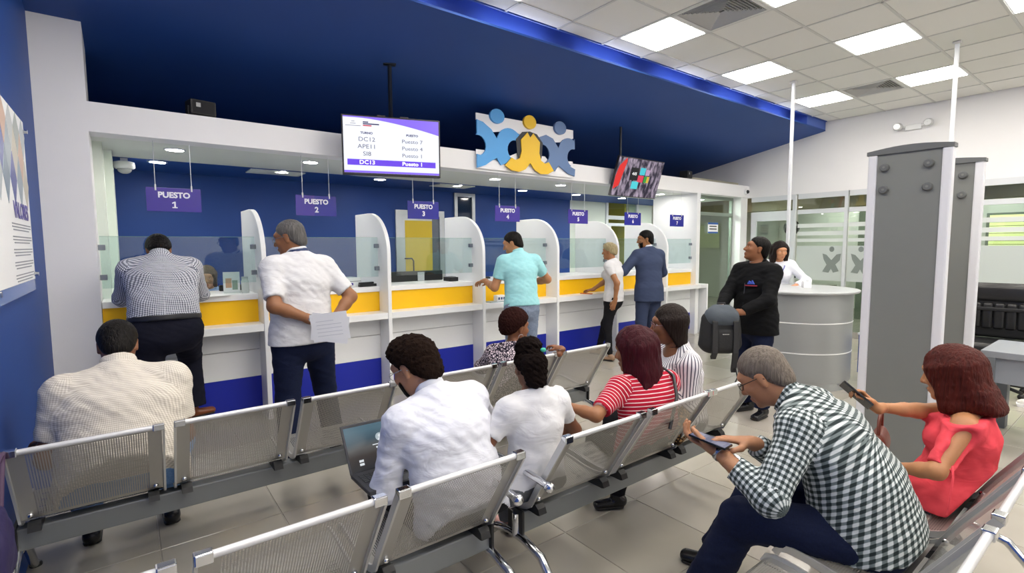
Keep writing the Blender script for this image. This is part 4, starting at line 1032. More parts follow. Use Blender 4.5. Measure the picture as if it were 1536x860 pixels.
def hair_mat(c, c2=None, curly=False):
    n = 'hair_%s_%d' % (c, curly)
    if n in MATS: return MATS[n]
    m = bpy.data.materials.new(n); m.use_nodes = True; nt = m.node_tree; b = nt.nodes['Principled BSDF']; b.inputs['Roughness'].default_value = .5 if not curly else .9; b.inputs['Specular IOR Level'].default_value = .16 if not curly else .06
    tc = nt.nodes.new('ShaderNodeTexCoord'); mp = nt.nodes.new('ShaderNodeMapping'); mp.inputs['Scale'].default_value = (90, 90, 7) if not curly else (60, 60, 60)
    nz = nt.nodes.new('ShaderNodeTexNoise'); nz.inputs['Scale'].default_value = 1.0; nz.inputs['Detail'].default_value = 5; nz.inputs['Distortion'].default_value = .6
    nt.links.new(tc.outputs['Object'], mp.inputs[0]); nt.links.new(mp.outputs[0], nz.inputs['Vector'])
    mx = nt.nodes.new('ShaderNodeMix'); mx.data_type = 'RGBA'; mx.inputs[6].default_value = tuple(v*.22 for v in srgb(c)[:3])+(1,); mx.inputs[7].default_value = tuple(v*.6 for v in srgb(c2 or c)[:3])+(1,)
    nt.links.new(nz.outputs['Fac'], mx.inputs[0]); nt.links.new(mx.outputs[2], b.inputs['Base Color'])
    bp = nt.nodes.new('ShaderNodeBump'); bp.inputs['Strength'].default_value = .6; bp.inputs['Distance'].default_value = .02; nt.links.new(nz.outputs['Fac'], bp.inputs['Height']); nt.links.new(bp.outputs[0], b.inputs['Normal'])
    MATS[n] = m
    return m
# ---- head in its own frame: x right, y forward, z up, origin at head centre, for a 0.235 m tall head
def head_prims(fem=False, chub=0.):
    j = .93 if fem else 1.
    S = lambda c, r, k=.02, **q: Pr(A3(*c), A3(*c)+A3(0, 0, 1e-4), r, r, side=(1, 0, 0), k=k, **q)
    p = [S((0, -.012, .032), (.076, .093), e=.086), S((0, .030, -.025), (.062*j+chub, .062), .03, e=.080), S((0, .042, -.078), (.042*j+chub, .040), .03, e=.036),
         S((0, .078, .034), (.048, .020), .025, e=.018),                                            # brow
         Pr(A3(0, .091, .010), A3(0, .111, -.026), .0085, .0125, k=.012), S((.013, .098, -.031), .009, .01), S((-.013, .098, -.031), .009, .01),   # nose
         S((.036, .068, -.022), (.024, .022), .02, e=.022), S((-.036, .068, -.022), (.024, .022), .02, e=.022),   # cheeks
         S((0, .090, -.060), (.024, .012), .010, e=.008), S((0, .088, -.071), (.021, .012), .010, e=.008),          # lips
         S((0, .078, -.098), (.020, .016), .02, e=.014)]                                             # chin
    for s in (-1, 1):
        p += [Pr(A3(s*.074, -.006, .018), A3(s*.074, -.004, -.030), (.009, .020), (.007, .011), side=(1, 0, 0), k=.008)]
    p += [S((s*.031, .0745, .019), (.0165, .0125), .006, e=.0075) for s in (-1, 1)]
    p += [S((s*.031, .0725, -.004), (.015, .011), .008, e=.005) for s in (-1, 1)]
    sub = [S((s*.031, .099, .009), (.016, .016), .010, e=.010) for s in (-1, 1)]
    return p, sub
HAND_F = [(-.030, .092, .072, .0088), (-.0105, .097, .082, .0092), (.0105, .095, .077, .0090), (.029, .086, .060, .0080)]
def hand_prims(s, curl=.5, spread=.1, point=False, thumb=.4):
    """hand frame: y to the fingertips, z out of the palm's back, x; s=+1 puts the thumb on -x"""
    p = [Pr(A3(0, -.04, 0), A3(0, .02, 0), (.027, .021), (.031, .017), side=(1, 0, 0), k=.02), Pr(A3(-.014*s, .02, 0), A3(-.016*s, .082, 0), (.022, .013), (.020, .011), side=(1, 0, 0), k=.02),
         Pr(A3(.014*s, .02, 0), A3(.018*s, .078, 0), (.022, .013), (.018, .011), side=(1, 0, 0), k=.02)]
    for i, (x, y, L, r) in enumerate(HAND_F):
        c = curl if not (point and i == 0) else .15
        a = A3(x*s, y, 0); ang = 0; sp = spread*(i-1.5)*.12*s
        for f, (ll, cc) in enumerate(((.45, .7), (.30, 1.1), (.25, .8))):
            ang += c*cc; d = A3(math.sin(sp)*math.cos(ang), math.cos(ang)*math.cos(sp), -math.sin(ang)); b = a+d*L*ll
            p.append(Pr(a, b, r*(1-.08*f), r*(.94-.09*f), k=.006)); a = b
    a = A3(-.024*s, .018, -.004); b = a+A3(-.026*s, .030, -.012-.012*thumb); c = b+A3(-.010*s+.016*s*thumb, .031, -.006-.016*thumb); d = c+A3(.006*s+.014*s*thumb, .022, -.002-.010*thumb)
    p += [Pr(a, b, .014, .0115, k=.012), Pr(b, c, .0112, .0098, k=.008), Pr(c, d, .0098, .0078, k=.006)]
    return p
def xf(prims, O, R, s=1.):
    """move prims from a local frame (columns of R are its axes) into the world"""
    out = []
    for p in prims:
        q = Pr(O+R@(p.a*s), O+R@(p.b*s), p.ra*s, p.rb*s, side=R@p.sd, k=p.k*s, flat=p.flat, e=None if p.e is None else p.e*s); out.append(q)
    return out
WR = np.array([[.8, .5, .3], [-.6, .7, .4], [0, -.4, 1.5]])
class Person:
    def __init__(s, label, base, face, H=1.72, sit=None, lean=(4, 2, 0), side=0., twist=0., head=(0, 0, 0), skin_c='b98a6a', fem=False, belly=0., wide=1., shoulders=1., group=None, neck_fwd=0., hd=1.):
        k = s.k = H/1.72; s.fem = fem; s.skin = skin(skin_c); s.skin_c = skin_c
        s.base = A3(base[0], base[1], 0 if len(base) < 3 else base[2]); a = math.radians(face)
        s.f = A3(math.cos(a), math.sin(a), 0); s.r = A3(math.sin(a), -math.cos(a), 0); s.u = A3(0, 0, 1)
        s.root = thing('person', label, 'person', tuple(s.base), 0, group); s.root.rotation_euler = (0, 0, 0)
        pz = sit if sit is not None else .945*k
        s.pel = s.base+A3(0, 0, pz); p = s.pel; sv = rotv(s.u, s.f, side)
        pts = [p]; dirs = []
        for ln, l in zip((.17, .19, .17), lean):
            d = rotv(sv, s.r, -l); d = U(d); dirs.append(d); p = p+d*ln*k; pts.append(p)
        s.spine = pts; s.dirs = dirs; s.neck = pts[3]; top = dirs[2]
        s.sr = rotv(s.r, s.u, twist); s.sr = U(s.sr-top*s.sr.dot(top)); s.sf = np.cross(top, s.sr)
        sh = .172*k*shoulders*(.92 if fem else 1); ch = pts[3]-top*.070*k
        s.shl, s.shr = ch-s.sr*sh, ch+s.sr*sh
        s.hl, s.hr = s.pel-s.r*.088*k*wide-A3(0, 0, .02*k), s.pel+s.r*.088*k*wide-A3(0, 0, .02*k)
        # head: yaw, pitch (down +), roll relative to world facing of the body
        hy, hp, hr = head; f0 = rotv(s.f, s.u, hy); r0 = np.cross(f0, s.u); f1 = rotv(f0, r0, -hp); u1 = np.cross(r0, f1); r1 = rotv(r0, f1, hr); u1 = rotv(u1, f1, hr)
        s.HR = np.stack([r1, f1, u1], 1)
        nd = U(top*.6+u1*.5+s.sf*.15+f1*.10+s.sf*neck_fwd); s.hs = k*hd
        s.hc = s.neck+nd*.066*k+u1*.085*k*hd+f1*.014*k
        s.belly = belly; s.wide = wide
        s.wl = s.wr = s.ell = s.elr = None; s.anl = None
        s.seat = (.424, .31) if sit is not None and sit < .55 else None
    def seatcut(s, dz=0.):
        if not s.seat: return None
        yb = .26 if s.base[1] < 1.2 else 1.47 if s.base[1] < 2.4 else 2.70     # top rail of the bench the person sits on
        def cut(G):
            z = G[..., 2]; a = np.where((G-s.base)@s.f < s.seat[1], s.seat[0]+dz-z, -1.)
            b = np.where(z < .83, yb+.034+dz+.222*np.clip((.80-z)/.363, 0, 1.1)-G[..., 1], -1.)
            return np.maximum(a, b)
        return cut
    def L(s, r, f, u): return s.base+s.r*r+s.f*f+A3(0, 0, u)
    def arms(s, wl, wr, hl=(-1, -.5, -.6), hr=(1, -.5, -.6), local=True):
        k = s.k; loc = (lambda t: s.L(*t)) if local else (lambda t: A3(*t)); hv = lambda h: s.r*h[0]+s.f*h[1]+A3(0, 0, h[2])
        s.ell, s.wl = ik(s.shl, loc(wl), .285*k, .255*k, hv(hl)); s.elr, s.wr = ik(s.shr, loc(wr), .285*k, .255*k, hv(hr))
        return s
    def legs(s, al, ar, kl=(-.2, 1, .2), kr=(.2, 1, .2), local=True):
        k = s.k; loc = (lambda t: s.L(*t)) if local else (lambda t: A3(*t)); hv = lambda h: s.r*h[0]+s.f*h[1]+A3(0, 0, h[2])
        s.knl, s.anl = ik(s.hl, loc(al), .425*k, .415*k, hv(kl)); s.knr, s.anr = ik(s.hr, loc(ar), .425*k, .415*k, hv(kr))
        return s
    # ---- primitive groups
    def torso(s, inf=0., k=.05):
        K = s.k; p = s.spine; W_ = s.wide; b = s.belly; um = (s.pel, U(p[3]-p[0]), s.r, s.f, .15)
        fem = s.fem
        out = [Pr(p[0]-s.dirs[0]*.07*K, p[0]+s.dirs[0]*.05*K, ((.168 if not fem else .175)*W_*K, (.118+b*.4)*K), ((.155 if not fem else .15)*W_*K, (.112+b*.7)*K), side=s.r, k=k, umap=um),
               Pr(p[0]+s.dirs[0]*.05*K+s.f*b*.35*K, p[1]+s.f*b*.35*K, ((.152 if not fem else .138)*W_*K+b*.3*K, (.110+b*.7)*K), ((.148 if not fem else .128)*W_*K+b*.3*K, (.108+b*.55)*K), side=s.r, k=k, umap=um),
               Pr(p[1], p[2], ((.150 if not fem else .130)*W_*K, (.106+b*.4)*K), ((.165 if not fem else .142)*W_*K, (.112+b*.15)*K), side=s.sr, k=k, umap=um),
               Pr(p[2], p[3]-s.dirs[2]*.075*K, ((.165 if not fem else .142)*W_*K, .110*K), ((.150 if not fem else .125)*W_*K, .085*K), side=s.sr, k=k, umap=um)]
        ch = s.neck-s.dirs[2]*.070*K
        out.append(Pr(s.shl+s.sr*.015*K, s.shr-s.sr*.015*K, .052*K, side=s.dirs[2], k=k*.9, umap=um))
        for sh_ in (s.shl, s.shr): out.append(Pr(s.neck-s.dirs[2]*.030*K-s.sf*.010*K, sh_+(s.neck-sh_)*.12, .044*K, .045*K, k=.05, umap=um))
        out.append(Pr(ch, s.neck+s.dirs[2]*.004*K, (.080*K, .068*K), (.058*K, .056*K), side=s.sr, k=.05, umap=um))
        if fem and s.bust:
            for sg in (-1, 1): c = p[2]-s.dirs[2]*.015*K+s.sf*.085*K+s.sr*sg*.068*K; out.append(Pr(c, c+s.sf*.02, .062*K, .052*K, k=.04, umap=um))
        for q in out: q.ra += inf; q.rb += inf; q.lo -= inf; q.hi += inf
        return out
    def arm(s, side, part='both', g=1., to=1.):
        K = s.k*g; a, e, w_ = (s.shl, s.ell, s.wl) if side < 0 else (s.shr, s.elr, s.wr)
        z = .9 if s.fem else 1.
        out = []
        if part in ('both', 'upper'): out.append(Pr(a, a+(e-a)*to if part == 'upper' else e, .056*K*z, (.045-.011*(1-to))*K*z if part == 'upper' else .043*K*z, k=.035))
        if part in ('both', 'lower'):
            m = e+(w_-e)*.3; out += [Pr(e, m, .041*K*z, .041*K*z, k=.03), Pr(m, w_, .041*K*z, .027*K*z, k=.02)]
        return out
    def leg(s, side, g=1.):
        K = s.k*g*(.97 if s.fem else 1); h, n, a = (s.hl, s.knl, s.anl) if side < 0 else (s.hr, s.knr, s.anr)
        m = n+(a-n)*.35
        return [Pr(h, n, .088*K*s.wide, .060*K, k=.03), Pr(n, m, .058*K, .055*K, k=.03), Pr(m, a, .055*K, .036*K, k=.03)]
    def necks(s): 
        r = .056*s.k*(.86 if s.fem else 1); return [Pr(s.neck-s.dirs[2]*.06*s.k, s.hc+s.HR@A3(0, -.018, -.055)*s.hs, r*1.12, r, k=.03)]
    # ---- body
    def body(s, handL=None, handR=None, fine=.0058, chub=0., forearm_h=.011):
        V = []; Fs = []; off = 0
        def add(v, f):
            nonlocal off; V.append(v); Fs.append(f+off); off += len(v)
        pr = s.torso(-.010)+s.arm(-1)+s.arm(1)+s.leg(-1, .72)+s.leg(1, .72)+s.necks()
        add(*grow(pr, forearm_h, inter=s.seatcut(.012)))
        hp, hsub = head_prims(s.fem, chub); add(*grow(xf(hp, s.hc, s.HR, s.hs)+s.necks(), fine, sub=xf(hsub, s.hc, s.HR, s.hs)))
        s.handf = {}
        for sd, hd in ((-1, handL), (1, handR)):
            e, w_ = (s.ell, s.wl) if sd < 0 else (s.elr, s.wr); hd = dict(hd or {}); d = U(w_-e) if 'd' not in hd else U(s.r*hd['d'][0]+s.f*hd['d'][1]+A3(0, 0, hd['d'][2]))
            bk = hd.get('back', (0, 0, 1)); bk = s.r*bk[0]+s.f*bk[1]+A3(0, 0, bk[2]); bk = U(bk-d*bk.dot(d)); x = np.cross(d, bk); R = np.stack([x, d, bk], 1)
            # right hand: with the back up and fingers forward, the thumb lies on the left (-x)
            hpz = hand_prims(1 if sd > 0 else -1, hd.get('curl', .45), hd.get('spread', .3), hd.get('point', False), hd.get('thumb', .4))
            sc = s.k*(.92 if s.fem else 1.0)*1.04
            O = w_+d*.012*s.k; add(*grow(xf(hpz, O, R, sc)+[Pr(e+(w_-e)*.8, w_, .032*s.k*(.9 if s.fem else 1), .0265*s.k*(.9 if s.fem else 1), k=.02)], .0048)); s.handf[sd] = (O, R, sc)
        v = np.concatenate(V); f = np.concatenate(Fs); o = skin_mesh('body', v, f, s.skin, s.root, s.base)
        s.eyes(); return s
    def mesh(s, name, prims, m, h=.010, uv=True, **kw):
        v, f = grow(prims, h, **kw)
        if len(f) == 0: return None
        return skin_mesh(name, v, f, m, s.root, s.base, cloth_uv(v, f, prims) if uv else None)
    def hl2w(s, c): return s.hc+s.HR@(np.asarray(c, float)*s.hs)
    def lm(s, name, mb, m):
        """mesh built in the head frame"""
        R = s.HR*s.hs; mb.v = [tuple(s.hc+R@np.asarray(p)-s.base) for p in mb.v]; return mb.build(name, m, s.root)
    def eyes(s):
        ew = mat('eye_white', 'ded9d2', .25); ir = mat('iris_dark', '20140d', .2)
        a, b = MB(), MB()
        for sg in (-1, 1): a.sphere((sg*.031, .0735, .0075), .0112, 8); b.sphere((sg*.031, .0800, .0075), .0056, 6)
        s.lm('eyes', a, ew); s.lm('iris', b, ir)
        lipc = mat('lips_'+s.skin_c, '%02x%02x%02x' % tuple(int(int(s.skin_c[i:i+2], 16)*q) for i, q in ((0, .82), (2, .62), (4, .62))), .4)
        l = MB().sphere((0, .0965, -.0595), .0205, 8, (1, .32, .22)).sphere((0, .0945, -.0705), .018, 8, (1, .36, .27)); s.lm('lips', l, lipc)
    def brows(s, c):
        m = MB()
        for sg in (-1, 1): m.tube([(sg*.014, .0935, .030), (sg*.030, .0915, .036), (sg*.047, .080, .031)], .0036, 6, rad=[.003, .0038, .002])
        s.lm('eyebrows', m, hair_mat(c))
    def hair(s, style, c, c2=None, t=.010):
        hm = hair_mat(c, c2, style in ('curly', 'afro', 'puff')); S = lambda cc, r, e, k=.02: Pr(A3(*cc), A3(*cc)+A3(0, 0, 1e-4), r, r, side=(1, 0, 0), k=k, e=e)
        cran = S((0, -.014, .034), (.077+t, .094+t), .087+t); pr = [cran]; sub = []; h = .0065; am = .0022; fr = 330
        hl = lambda y0=.078, z0=.072, y1=-.085, z1=-.055: (lambda G: (z0+(G[..., 1]-y0)*(z1-z0)/(y1-y0))-G[..., 2])
        inter = None
        if style in ('short', 'curly', 'fade', 'balding'):
            front = hl(.080, .066, -.085, -.092)
            burn = lambda G: np.maximum(np.maximum(np.abs(G[..., 1]-.018)-.020, -.030-G[..., 2]), -(np.abs(G[..., 0])-.055))
            inter = lambda G: np.minimum(front(G), burn(G)); am = .006 if style == 'curly' else .0016; fr = 420 if style != 'curly' else 180
            pr.append(S((0, -.048, -.025), (.062+t, .056+t), .072+t)); 
            for sg in (-1, 1): sub.append(S((sg*.088, -.004, -.006), (.020, .024), .034, .006))
            if style == 'balding': sub.append(S((0, .055, .125), (.06, .06), .04, .02)); 
            if style == 'curly': pr.append(S((0, .02, .075), (.065+t, .06+t), .055+t))
        elif style == 'bob':       # chin length, smooth
            for sg in (-1, 1): pr += [Pr(A3(sg*.066, .005, .03), A3(sg*.070, .006, -.105), (.026, .062), (.022, .055), side=(1, 0, 0), k=.03)]
            pr += [Pr(A3(0, -.05, .02), A3(0, -.055, -.105), (.085, .055), (.080, .045), side=(1, 0, 0), k=.03)]
            front = hl(.088, .066, .02, -.05); inter = lambda G: np.where(np.abs(G[..., 0]) < .056, np.maximum(front(G), (G[..., 1]-.2)), G[..., 1]-.052)
            inter = lambda G: np.minimum(np.maximum(G[..., 1]-.048-.0*G[..., 2], -(-G[..., 2]-.125)), front(G))
        elif style in ('long', 'wavy'):
            e = -.26 if style == 'long' else -.24
            for sg in (-1, 1): pr += [Pr(A3(sg*.068, -.005, .03), A3(sg*.085, -.015, e*.9), (.034, .072), (.036, .062), side=(1, 0, 0), k=.03)]
            pr += [Pr(A3(0, -.06, .03), A3(0, -.075, e), (.096+t*.8, .062+t*.6), (.108+t*.8, .050), side=(1, 0, 0), k=.04)]
            front = hl(.088, .070, .01, -.02); am = .004 if style == 'long' else .008; fr = 70 if style == 'wavy' else 120
            inter = lambda G: np.minimum(G[..., 1]-.040, front(G))
        elif style == 'flip':      # shoulder length, flicked out at the back
            for sg in (-1, 1): pr += [Pr(A3(sg*.070, .0, .03), A3(sg*.080, .0, -.135), (.030, .075), (.030, .062), side=(1, 0, 0), k=.03)]
            pr += [Pr(A3(0, -.06, .03), A3(0, -.085, -.13), (.095, .066), (.090, .045), side=(1, 0, 0), k=.04), Pr(A3(.04, -.09, -.10), A3(.045, -.125, -.155), .04, .022, k=.04), Pr(A3(-.04, -.09, -.10), A3(-.045, -.125, -.155), .04, .022, k=.04), Pr(A3(0, -.09, -.10), A3(0, -.13, -.155), .04, .022, k=.04)]
            front = hl(.094, .060, .035, -.09); inter = lambda G: np.minimum(G[..., 1]-.05, front(G)); am = .004
        elif style == 'updo':      # short swept blonde crop
            pr += [S((0, .015, .07), (.07+t, .07+t), .055+t), S((0, -.06, -.01), (.07, .055), .07)]; front = hl(.092, .05, -.085, -.07); inter = front; am = .004; fr = 90
        elif style == 'afro':
            pr = [S((0, -.018, .045), (.082+t, .098+t), .090+t), S((0, -.055, -.01), (.072+t*.6, .058+t*.6), .065)]; front = hl(.078, .062, -.085, -.065)
            burn = lambda G: np.maximum(np.maximum(np.abs(G[..., 1]-.016)-.018, -.02-G[..., 2]), -(np.abs(G[..., 0])-.055)); inter = lambda G: np.minimum(front(G), burn(G)); am = .0055; fr = 210
            for sg in (-1, 1): sub.append(S((sg*.09, .0, -.012), (.020, .024), .03, .006))
        elif style == 'puff':      # pulled up into a puff, low ponytail at the nape
            pr = [cran, S((0, -.03, .125), (.068, .066), .055, .03), S((.035, -.01, .115), (.045, .045), .045, .03), S((-.035, -.02, .12), (.045, .045), .045, .03), Pr(A3(0, -.085, .03), A3(0, -.095, -.075), (.078, .045), (.062, .04), side=(1, 0, 0), k=.04)]
            front = hl(.082, .070, -.05, -.03); inter = lambda G: np.minimum(front(G), np.maximum(G[..., 1]+.045, -.115-G[..., 2])); am = .0075; fr = 150
        thin = t*.95 if style in ('short', 'curly', 'balding', 'afro', 'updo') else 0.
        disp = lambda G: (thin*np.clip(1+inter(G)/.030, 0, 1) if thin else 0.)+am*wav(G*A3(1, 1, .35 if style in ('long', 'flip', 'bob', 'short', 'updo', 'wavy') else 1), fr, 1.3)
        v, f = grow(pr, h, sub=sub, inter=inter, disp=disp)
        v = s.hc+(s.HR@(v*s.hs).T).T
        return skin_mesh('hair', v, f, hm, s.root, s.base)
    def beard(s, c):
        S = lambda cc, r, e: Pr(A3(*cc), A3(*cc)+A3(0, 0, 1e-4), r, r, side=(1, 0, 0), k=.02, e=e)
        pr = [S((0, .034, -.028), (.068, .066), .086), S((0, .046, -.080), (.047, .045), .042)]
        v, f = grow(pr, .006, inter=lambda G: np.maximum(np.maximum(G[..., 2]+.040-.35*np.maximum(np.abs(G[..., 0])-.03, 0), -(G[..., 1]-.004)), -(np.hypot(G[..., 0], (G[..., 2]+.064)*1.5)-.026)*np.where(G[..., 1] > .05, 1, -99)), disp=lambda G: .0015*wav(G, 160, 2.))
        v = s.hc+(s.HR@(v*s.hs).T).T; return skin_mesh('beard', v, f, hair_mat(c), s.root, s.base)
    def glasses(s, c='22242a', clear=False):
        m = MB()
        for sg in (-1, 1):
            m.tube([(sg*.033+.022*math.cos(a), .102-.004*abs(math.cos(a)), .004+.0165*math.sin(a)) for a in np.linspace(0, 2*math.pi, 15)], .0016, 6, cap=False)
            m.tube([(sg*.055, .098, .009), (sg*.074, .06, .010), (sg*.080, 0, .008), (sg*.079, -.02, -.006)], .0017, 6)
        m.tube([(-.011, .105, .008), (0, .107, .011), (.011, .105, .008)], .0016, 6)
        s.lm('glasses', m, mat('specs_'+c, c, .3, .3))
    # ---- clothes
    def shirt(s, m, sleeve='short', hem=.10, inf=.014, h=.010, wr=.005, collar=None, loose=0., open_neck=0., seed=1., g=1.18, to=.62, belly_tuck=False, cuff_m=None, neckdrop=0.0):
        pr = s.torso(inf); K = s.k
        if hem > 0:
            d = -s.dirs[0]*.75+A3(0, 0, -.25); um = pr[0].umap
            pr.append(Pr(s.pel, s.pel+U(d)*hem*K, ((.172+loose)*s.wide*K+inf, (.122+s.belly*.5+loose)*K+inf), ((.178+loose)*s.wide*K+inf, (.126+s.belly*.4+loose)*K+inf), side=s.r, k=.03, flat=2, umap=um))
        for sd in (-1, 1):
            if sleeve == 'short': q = s.arm(sd, 'upper', g*1.22, to); q[0].flat = 2; pr += q
            elif sleeve in ('long', 'threeq'):
                q = s.arm(sd, 'both', g*1.05); 
                for z in q: z.k = .03
                fr = .93 if sleeve == 'long' else .45; e, w_ = (s.ell, s.wl) if sd < 0 else (s.elr, s.wr)
                pr += [q[0], Pr(e, e+(w_-e)*fr, .049*K*g, (.036 if sleeve == 'long' else .046)*K*g, k=.03, flat=2)]
        cuts = [(s.neck+s.dirs[2]*(.034-neckdrop)*K+s.sf*.0, U(s.dirs[2]+s.sf*(.25+open_neck))), (s.pel-s.dirs[0]*hem*K, -s.dirs[0])]
        disp = (lambda G: wr*1.15*(wav(G, 24, seed)*.5+wav(G@WR, 58, seed+3)*.35+wav(G*A3(1, 1, 1.5), 105, seed+8)*.15)) if wr else None
        o = s.mesh('shirt', pr, m, h, cuts=cuts, disp=disp, inter=s.seatcut(.002))
        if collar: s.collar(collar)
        return o
    def collar(s, m, hgt=.040, r=.074, tilt=.35):
        K = s.k; ax = U(s.dirs[2]*.6+U(s.hc-s.neck)*.6); n0 = s.neck+ax*.018*K-s.sf*.004*K; r = r*(.88 if s.fem else 1)*(1+.25*(s.wide-1))
        pr = [Pr(n0-ax*.05*K, n0+ax*(hgt+.012)*K, (r*K, r*K), ((r-.008)*K, (r-.008)*K), side=s.sr, k=.01, flat=3)]
        s.mesh('collar', pr, m, .006, cuts=[(n0+ax*hgt*K, U(ax+s.sf*tilt))], disp=lambda G: .0015*wav(G, 60, 1.))
    def pants(s, m, h=.011, g=1.16, wr=.005, low=None, seed=2., to=.97, waist=.02, hipw=.93):
        K = s.k; um = (s.pel, A3(0, 0, 1), s.r, s.f, .15); i = .010
        pr = [Pr(s.pel-s.dirs[0]*.06*K, s.pel+s.dirs[0]*waist*K, (.170*s.wide*K*hipw+i, (.120+s.belly*.4)*K+i), (.156*s.wide*K+i, (.113+s.belly*.6)*K+i), side=s.r, k=.04, flat=2, umap=um)]
        if s.sit_bum: c = s.pel-s.f*.02*K-A3(0, 0, .03*K); pr.append(Pr(c-s.r*.07*K, c+s.r*.07*K, .112*K, k=.05, umap=um))
        for sd in (-1, 1):
            hp, n, a = (s.hl, s.knl, s.anl) if sd < 0 else (s.hr, s.knr, s.anr); a2 = n+(a-n)*to
            pr += [Pr(hp, n, .092*K*g*s.wide**.5, .066*K*g, k=.04), Pr(n, a2, .064*K*g, (low or .054)*K*g, k=.03, flat=2)]
        disp = (lambda G: wr*(wav(G*A3(1, 1, 1.4), 38, seed)*.6+wav(G*A3(1, 1, 1.8), 70, seed+5)*.4)) if wr else None
        return s.mesh('trousers', pr, m, h, disp=disp, inter=s.seatcut())
    sit_bum = False; bust = True
    def belt(s, m, z=.062, t=.021, hgt=.034, buckle=None):
        K = s.k; c = s.pel+s.dirs[0]*z*K
        pr = [Pr(c-s.dirs[0]*hgt/2*K, c+s.dirs[0]*hgt/2*K, (.157*s.wide*K+t, (.114+s.belly*.6)*K+t), side=s.r, k=.01, flat=3)]
        s.mesh('belt', pr, m, .008)
    def shoes(s, m, sole=None, dirl=None, dirr=None, L=.27, flat_=True):
        for sd, a, dr in ((-1, s.anl, dirl), (1, s.anr, dirr)):
            d = s.f if dr is None else U(s.r*dr[0]+s.f*dr[1]+A3(0, 0, dr[2] if len(dr) > 2 else 0)); K = s.k*(.9 if s.fem else 1)
            z0 = a[2]-.085*s.k; heel = A3(a[0], a[1], z0+.04*K)-d*.045*K; toe = heel+d*(L-.085)*K+A3(0, 0, -.012*K); sd_ = np.cross(d, A3(0, 0, 1))
            pr = [Pr(heel, toe, (.036*K, .040*K), (.040*K, .026*K), side=sd_, k=.02), Pr(heel+A3(0, 0, .015*K), A3(*a)+A3(0, 0, .0), .038*K, .038*K, k=.02)]
            v, f = grow(pr, .008, cuts=[((0, 0, z0+.004), (0, 0, -1))] if flat_ else [])
            o = skin_mesh('shoe', v, f, m, s.root, s.base)
            pr2 = [Pr(heel*A3(1, 1, 0)+A3(0, 0, z0+.010), toe*A3(1, 1, 0)+A3(0, 0, z0+.010), (.040*K, .016), (.044*K, .016), side=sd_, k=.01)]
            v, f = grow(pr2, .008, cuts=[((0, 0, z0), (0, 0, -1)), ((0, 0, z0+.016), (0, 0, 1))]); so = skin_mesh('sole', v, f, sole or mat('sole_dark', '1c1a19', .6), o, s.base); 
            so.parent = o
    def band(s, name, a, b, r, m, w_=.022):
        """bracelet or watch strap around the limb a-b, at b"""
        d = U(np.asarray(b)-np.asarray(a)); c = np.asarray(b); pr = [Pr(c-d*w_/2, c+d*w_/2, r, k=.005, flat=3)]; return s.mesh(name, pr, m, .005, uv=False)
    def pix(s):
        return {n: getattr(s, n) for n in ('pel', 'neck', 'hc', 'shl', 'shr', 'ell', 'elr', 'wl', 'wr', 'knl', 'knr', 'anl', 'anr')}
# ------------------------------------------------------------------ the people
PEOPLE = {}
denim = pattern('denim_navy', 'denim', '0c1226', '182242', 160, wr=.3); denim_l = pattern('denim_blue', 'denim', '4a74ad', '7ea3cf', 120, wr=.3); denim_g = pattern('denim_greyblue', 'denim', '5d6b84', '93a0b4', 60, wr=.35)
black_c = pattern('black_cloth', 'plain', '131318', '1d1d22', 60, wr=.25); navy_t = pattern('navy_trousers', 'plain', '11121f', '191b2b', 60, wr=.2)
white_s = pattern('white_shirt_cloth', 'plain', 'd6d9e4', 'e2e4ec', 30, wr=.35); white_t = pattern('white_tee_cloth', 'plain', 'cfd0d3', 'dcdcdf', 30, wr=.35)
blk_shoe = mat('black_shoe', '15161a', .25); brn_shoe = mat('brown_shoe', '7a3f1e', .3); lth = mat('belt_leather', '23242a', .4)
gold = mat('gold', 'c9a45a', .25, 1.); silver = mat('watch_steel', 'b9bcc0', .25, 1.)
phone_b = mat('phone_black', '17181c', .2)
# 1 man in checked shirt leaning over counter one
p = PEOPLE['P1'] = Person('man in blue and white checked shirt and dark trousers leaning over the first counter', (.225, 4.66), 90, 1.80, lean=(8, 24, 36), head=(0, 52, 0), skin_c='8a5a3c', wide=1.26, belly=.03, shoulders=1.14)
p.arms((-.13, .58, 1.20), (.16, .58, 1.20), (-1, -.3, -1.3), (1, -.3, -1.3)).legs((-.13, .05, .085), (.17, .30, .25), kr=(.15, 1, .2))
p.body(dict(curl=.4, back=(0, 0, 1), d=(.3, 1, -.1)), dict(curl=.5, back=(0, 0, 1), d=(-.3, 1, -.1)), fine=.008)
p.hair('short', '17120f'); chk = pattern('checked_shirt', 'check', '2b3350', 'e9ecf4', 75, wr=.35)
p.shirt(chk, 'long', hem=-.068, inf=.020, wr=.007, collar=chk, seed=1.3, g=1.2); p.pants(navy_t, hipw=1., wr=.004, low=.075, g=1.22, waist=.075); p.belt(lth, z=.068, t=.032, hgt=.040); p.shoes(brn_shoe, dirr=(1, .35))
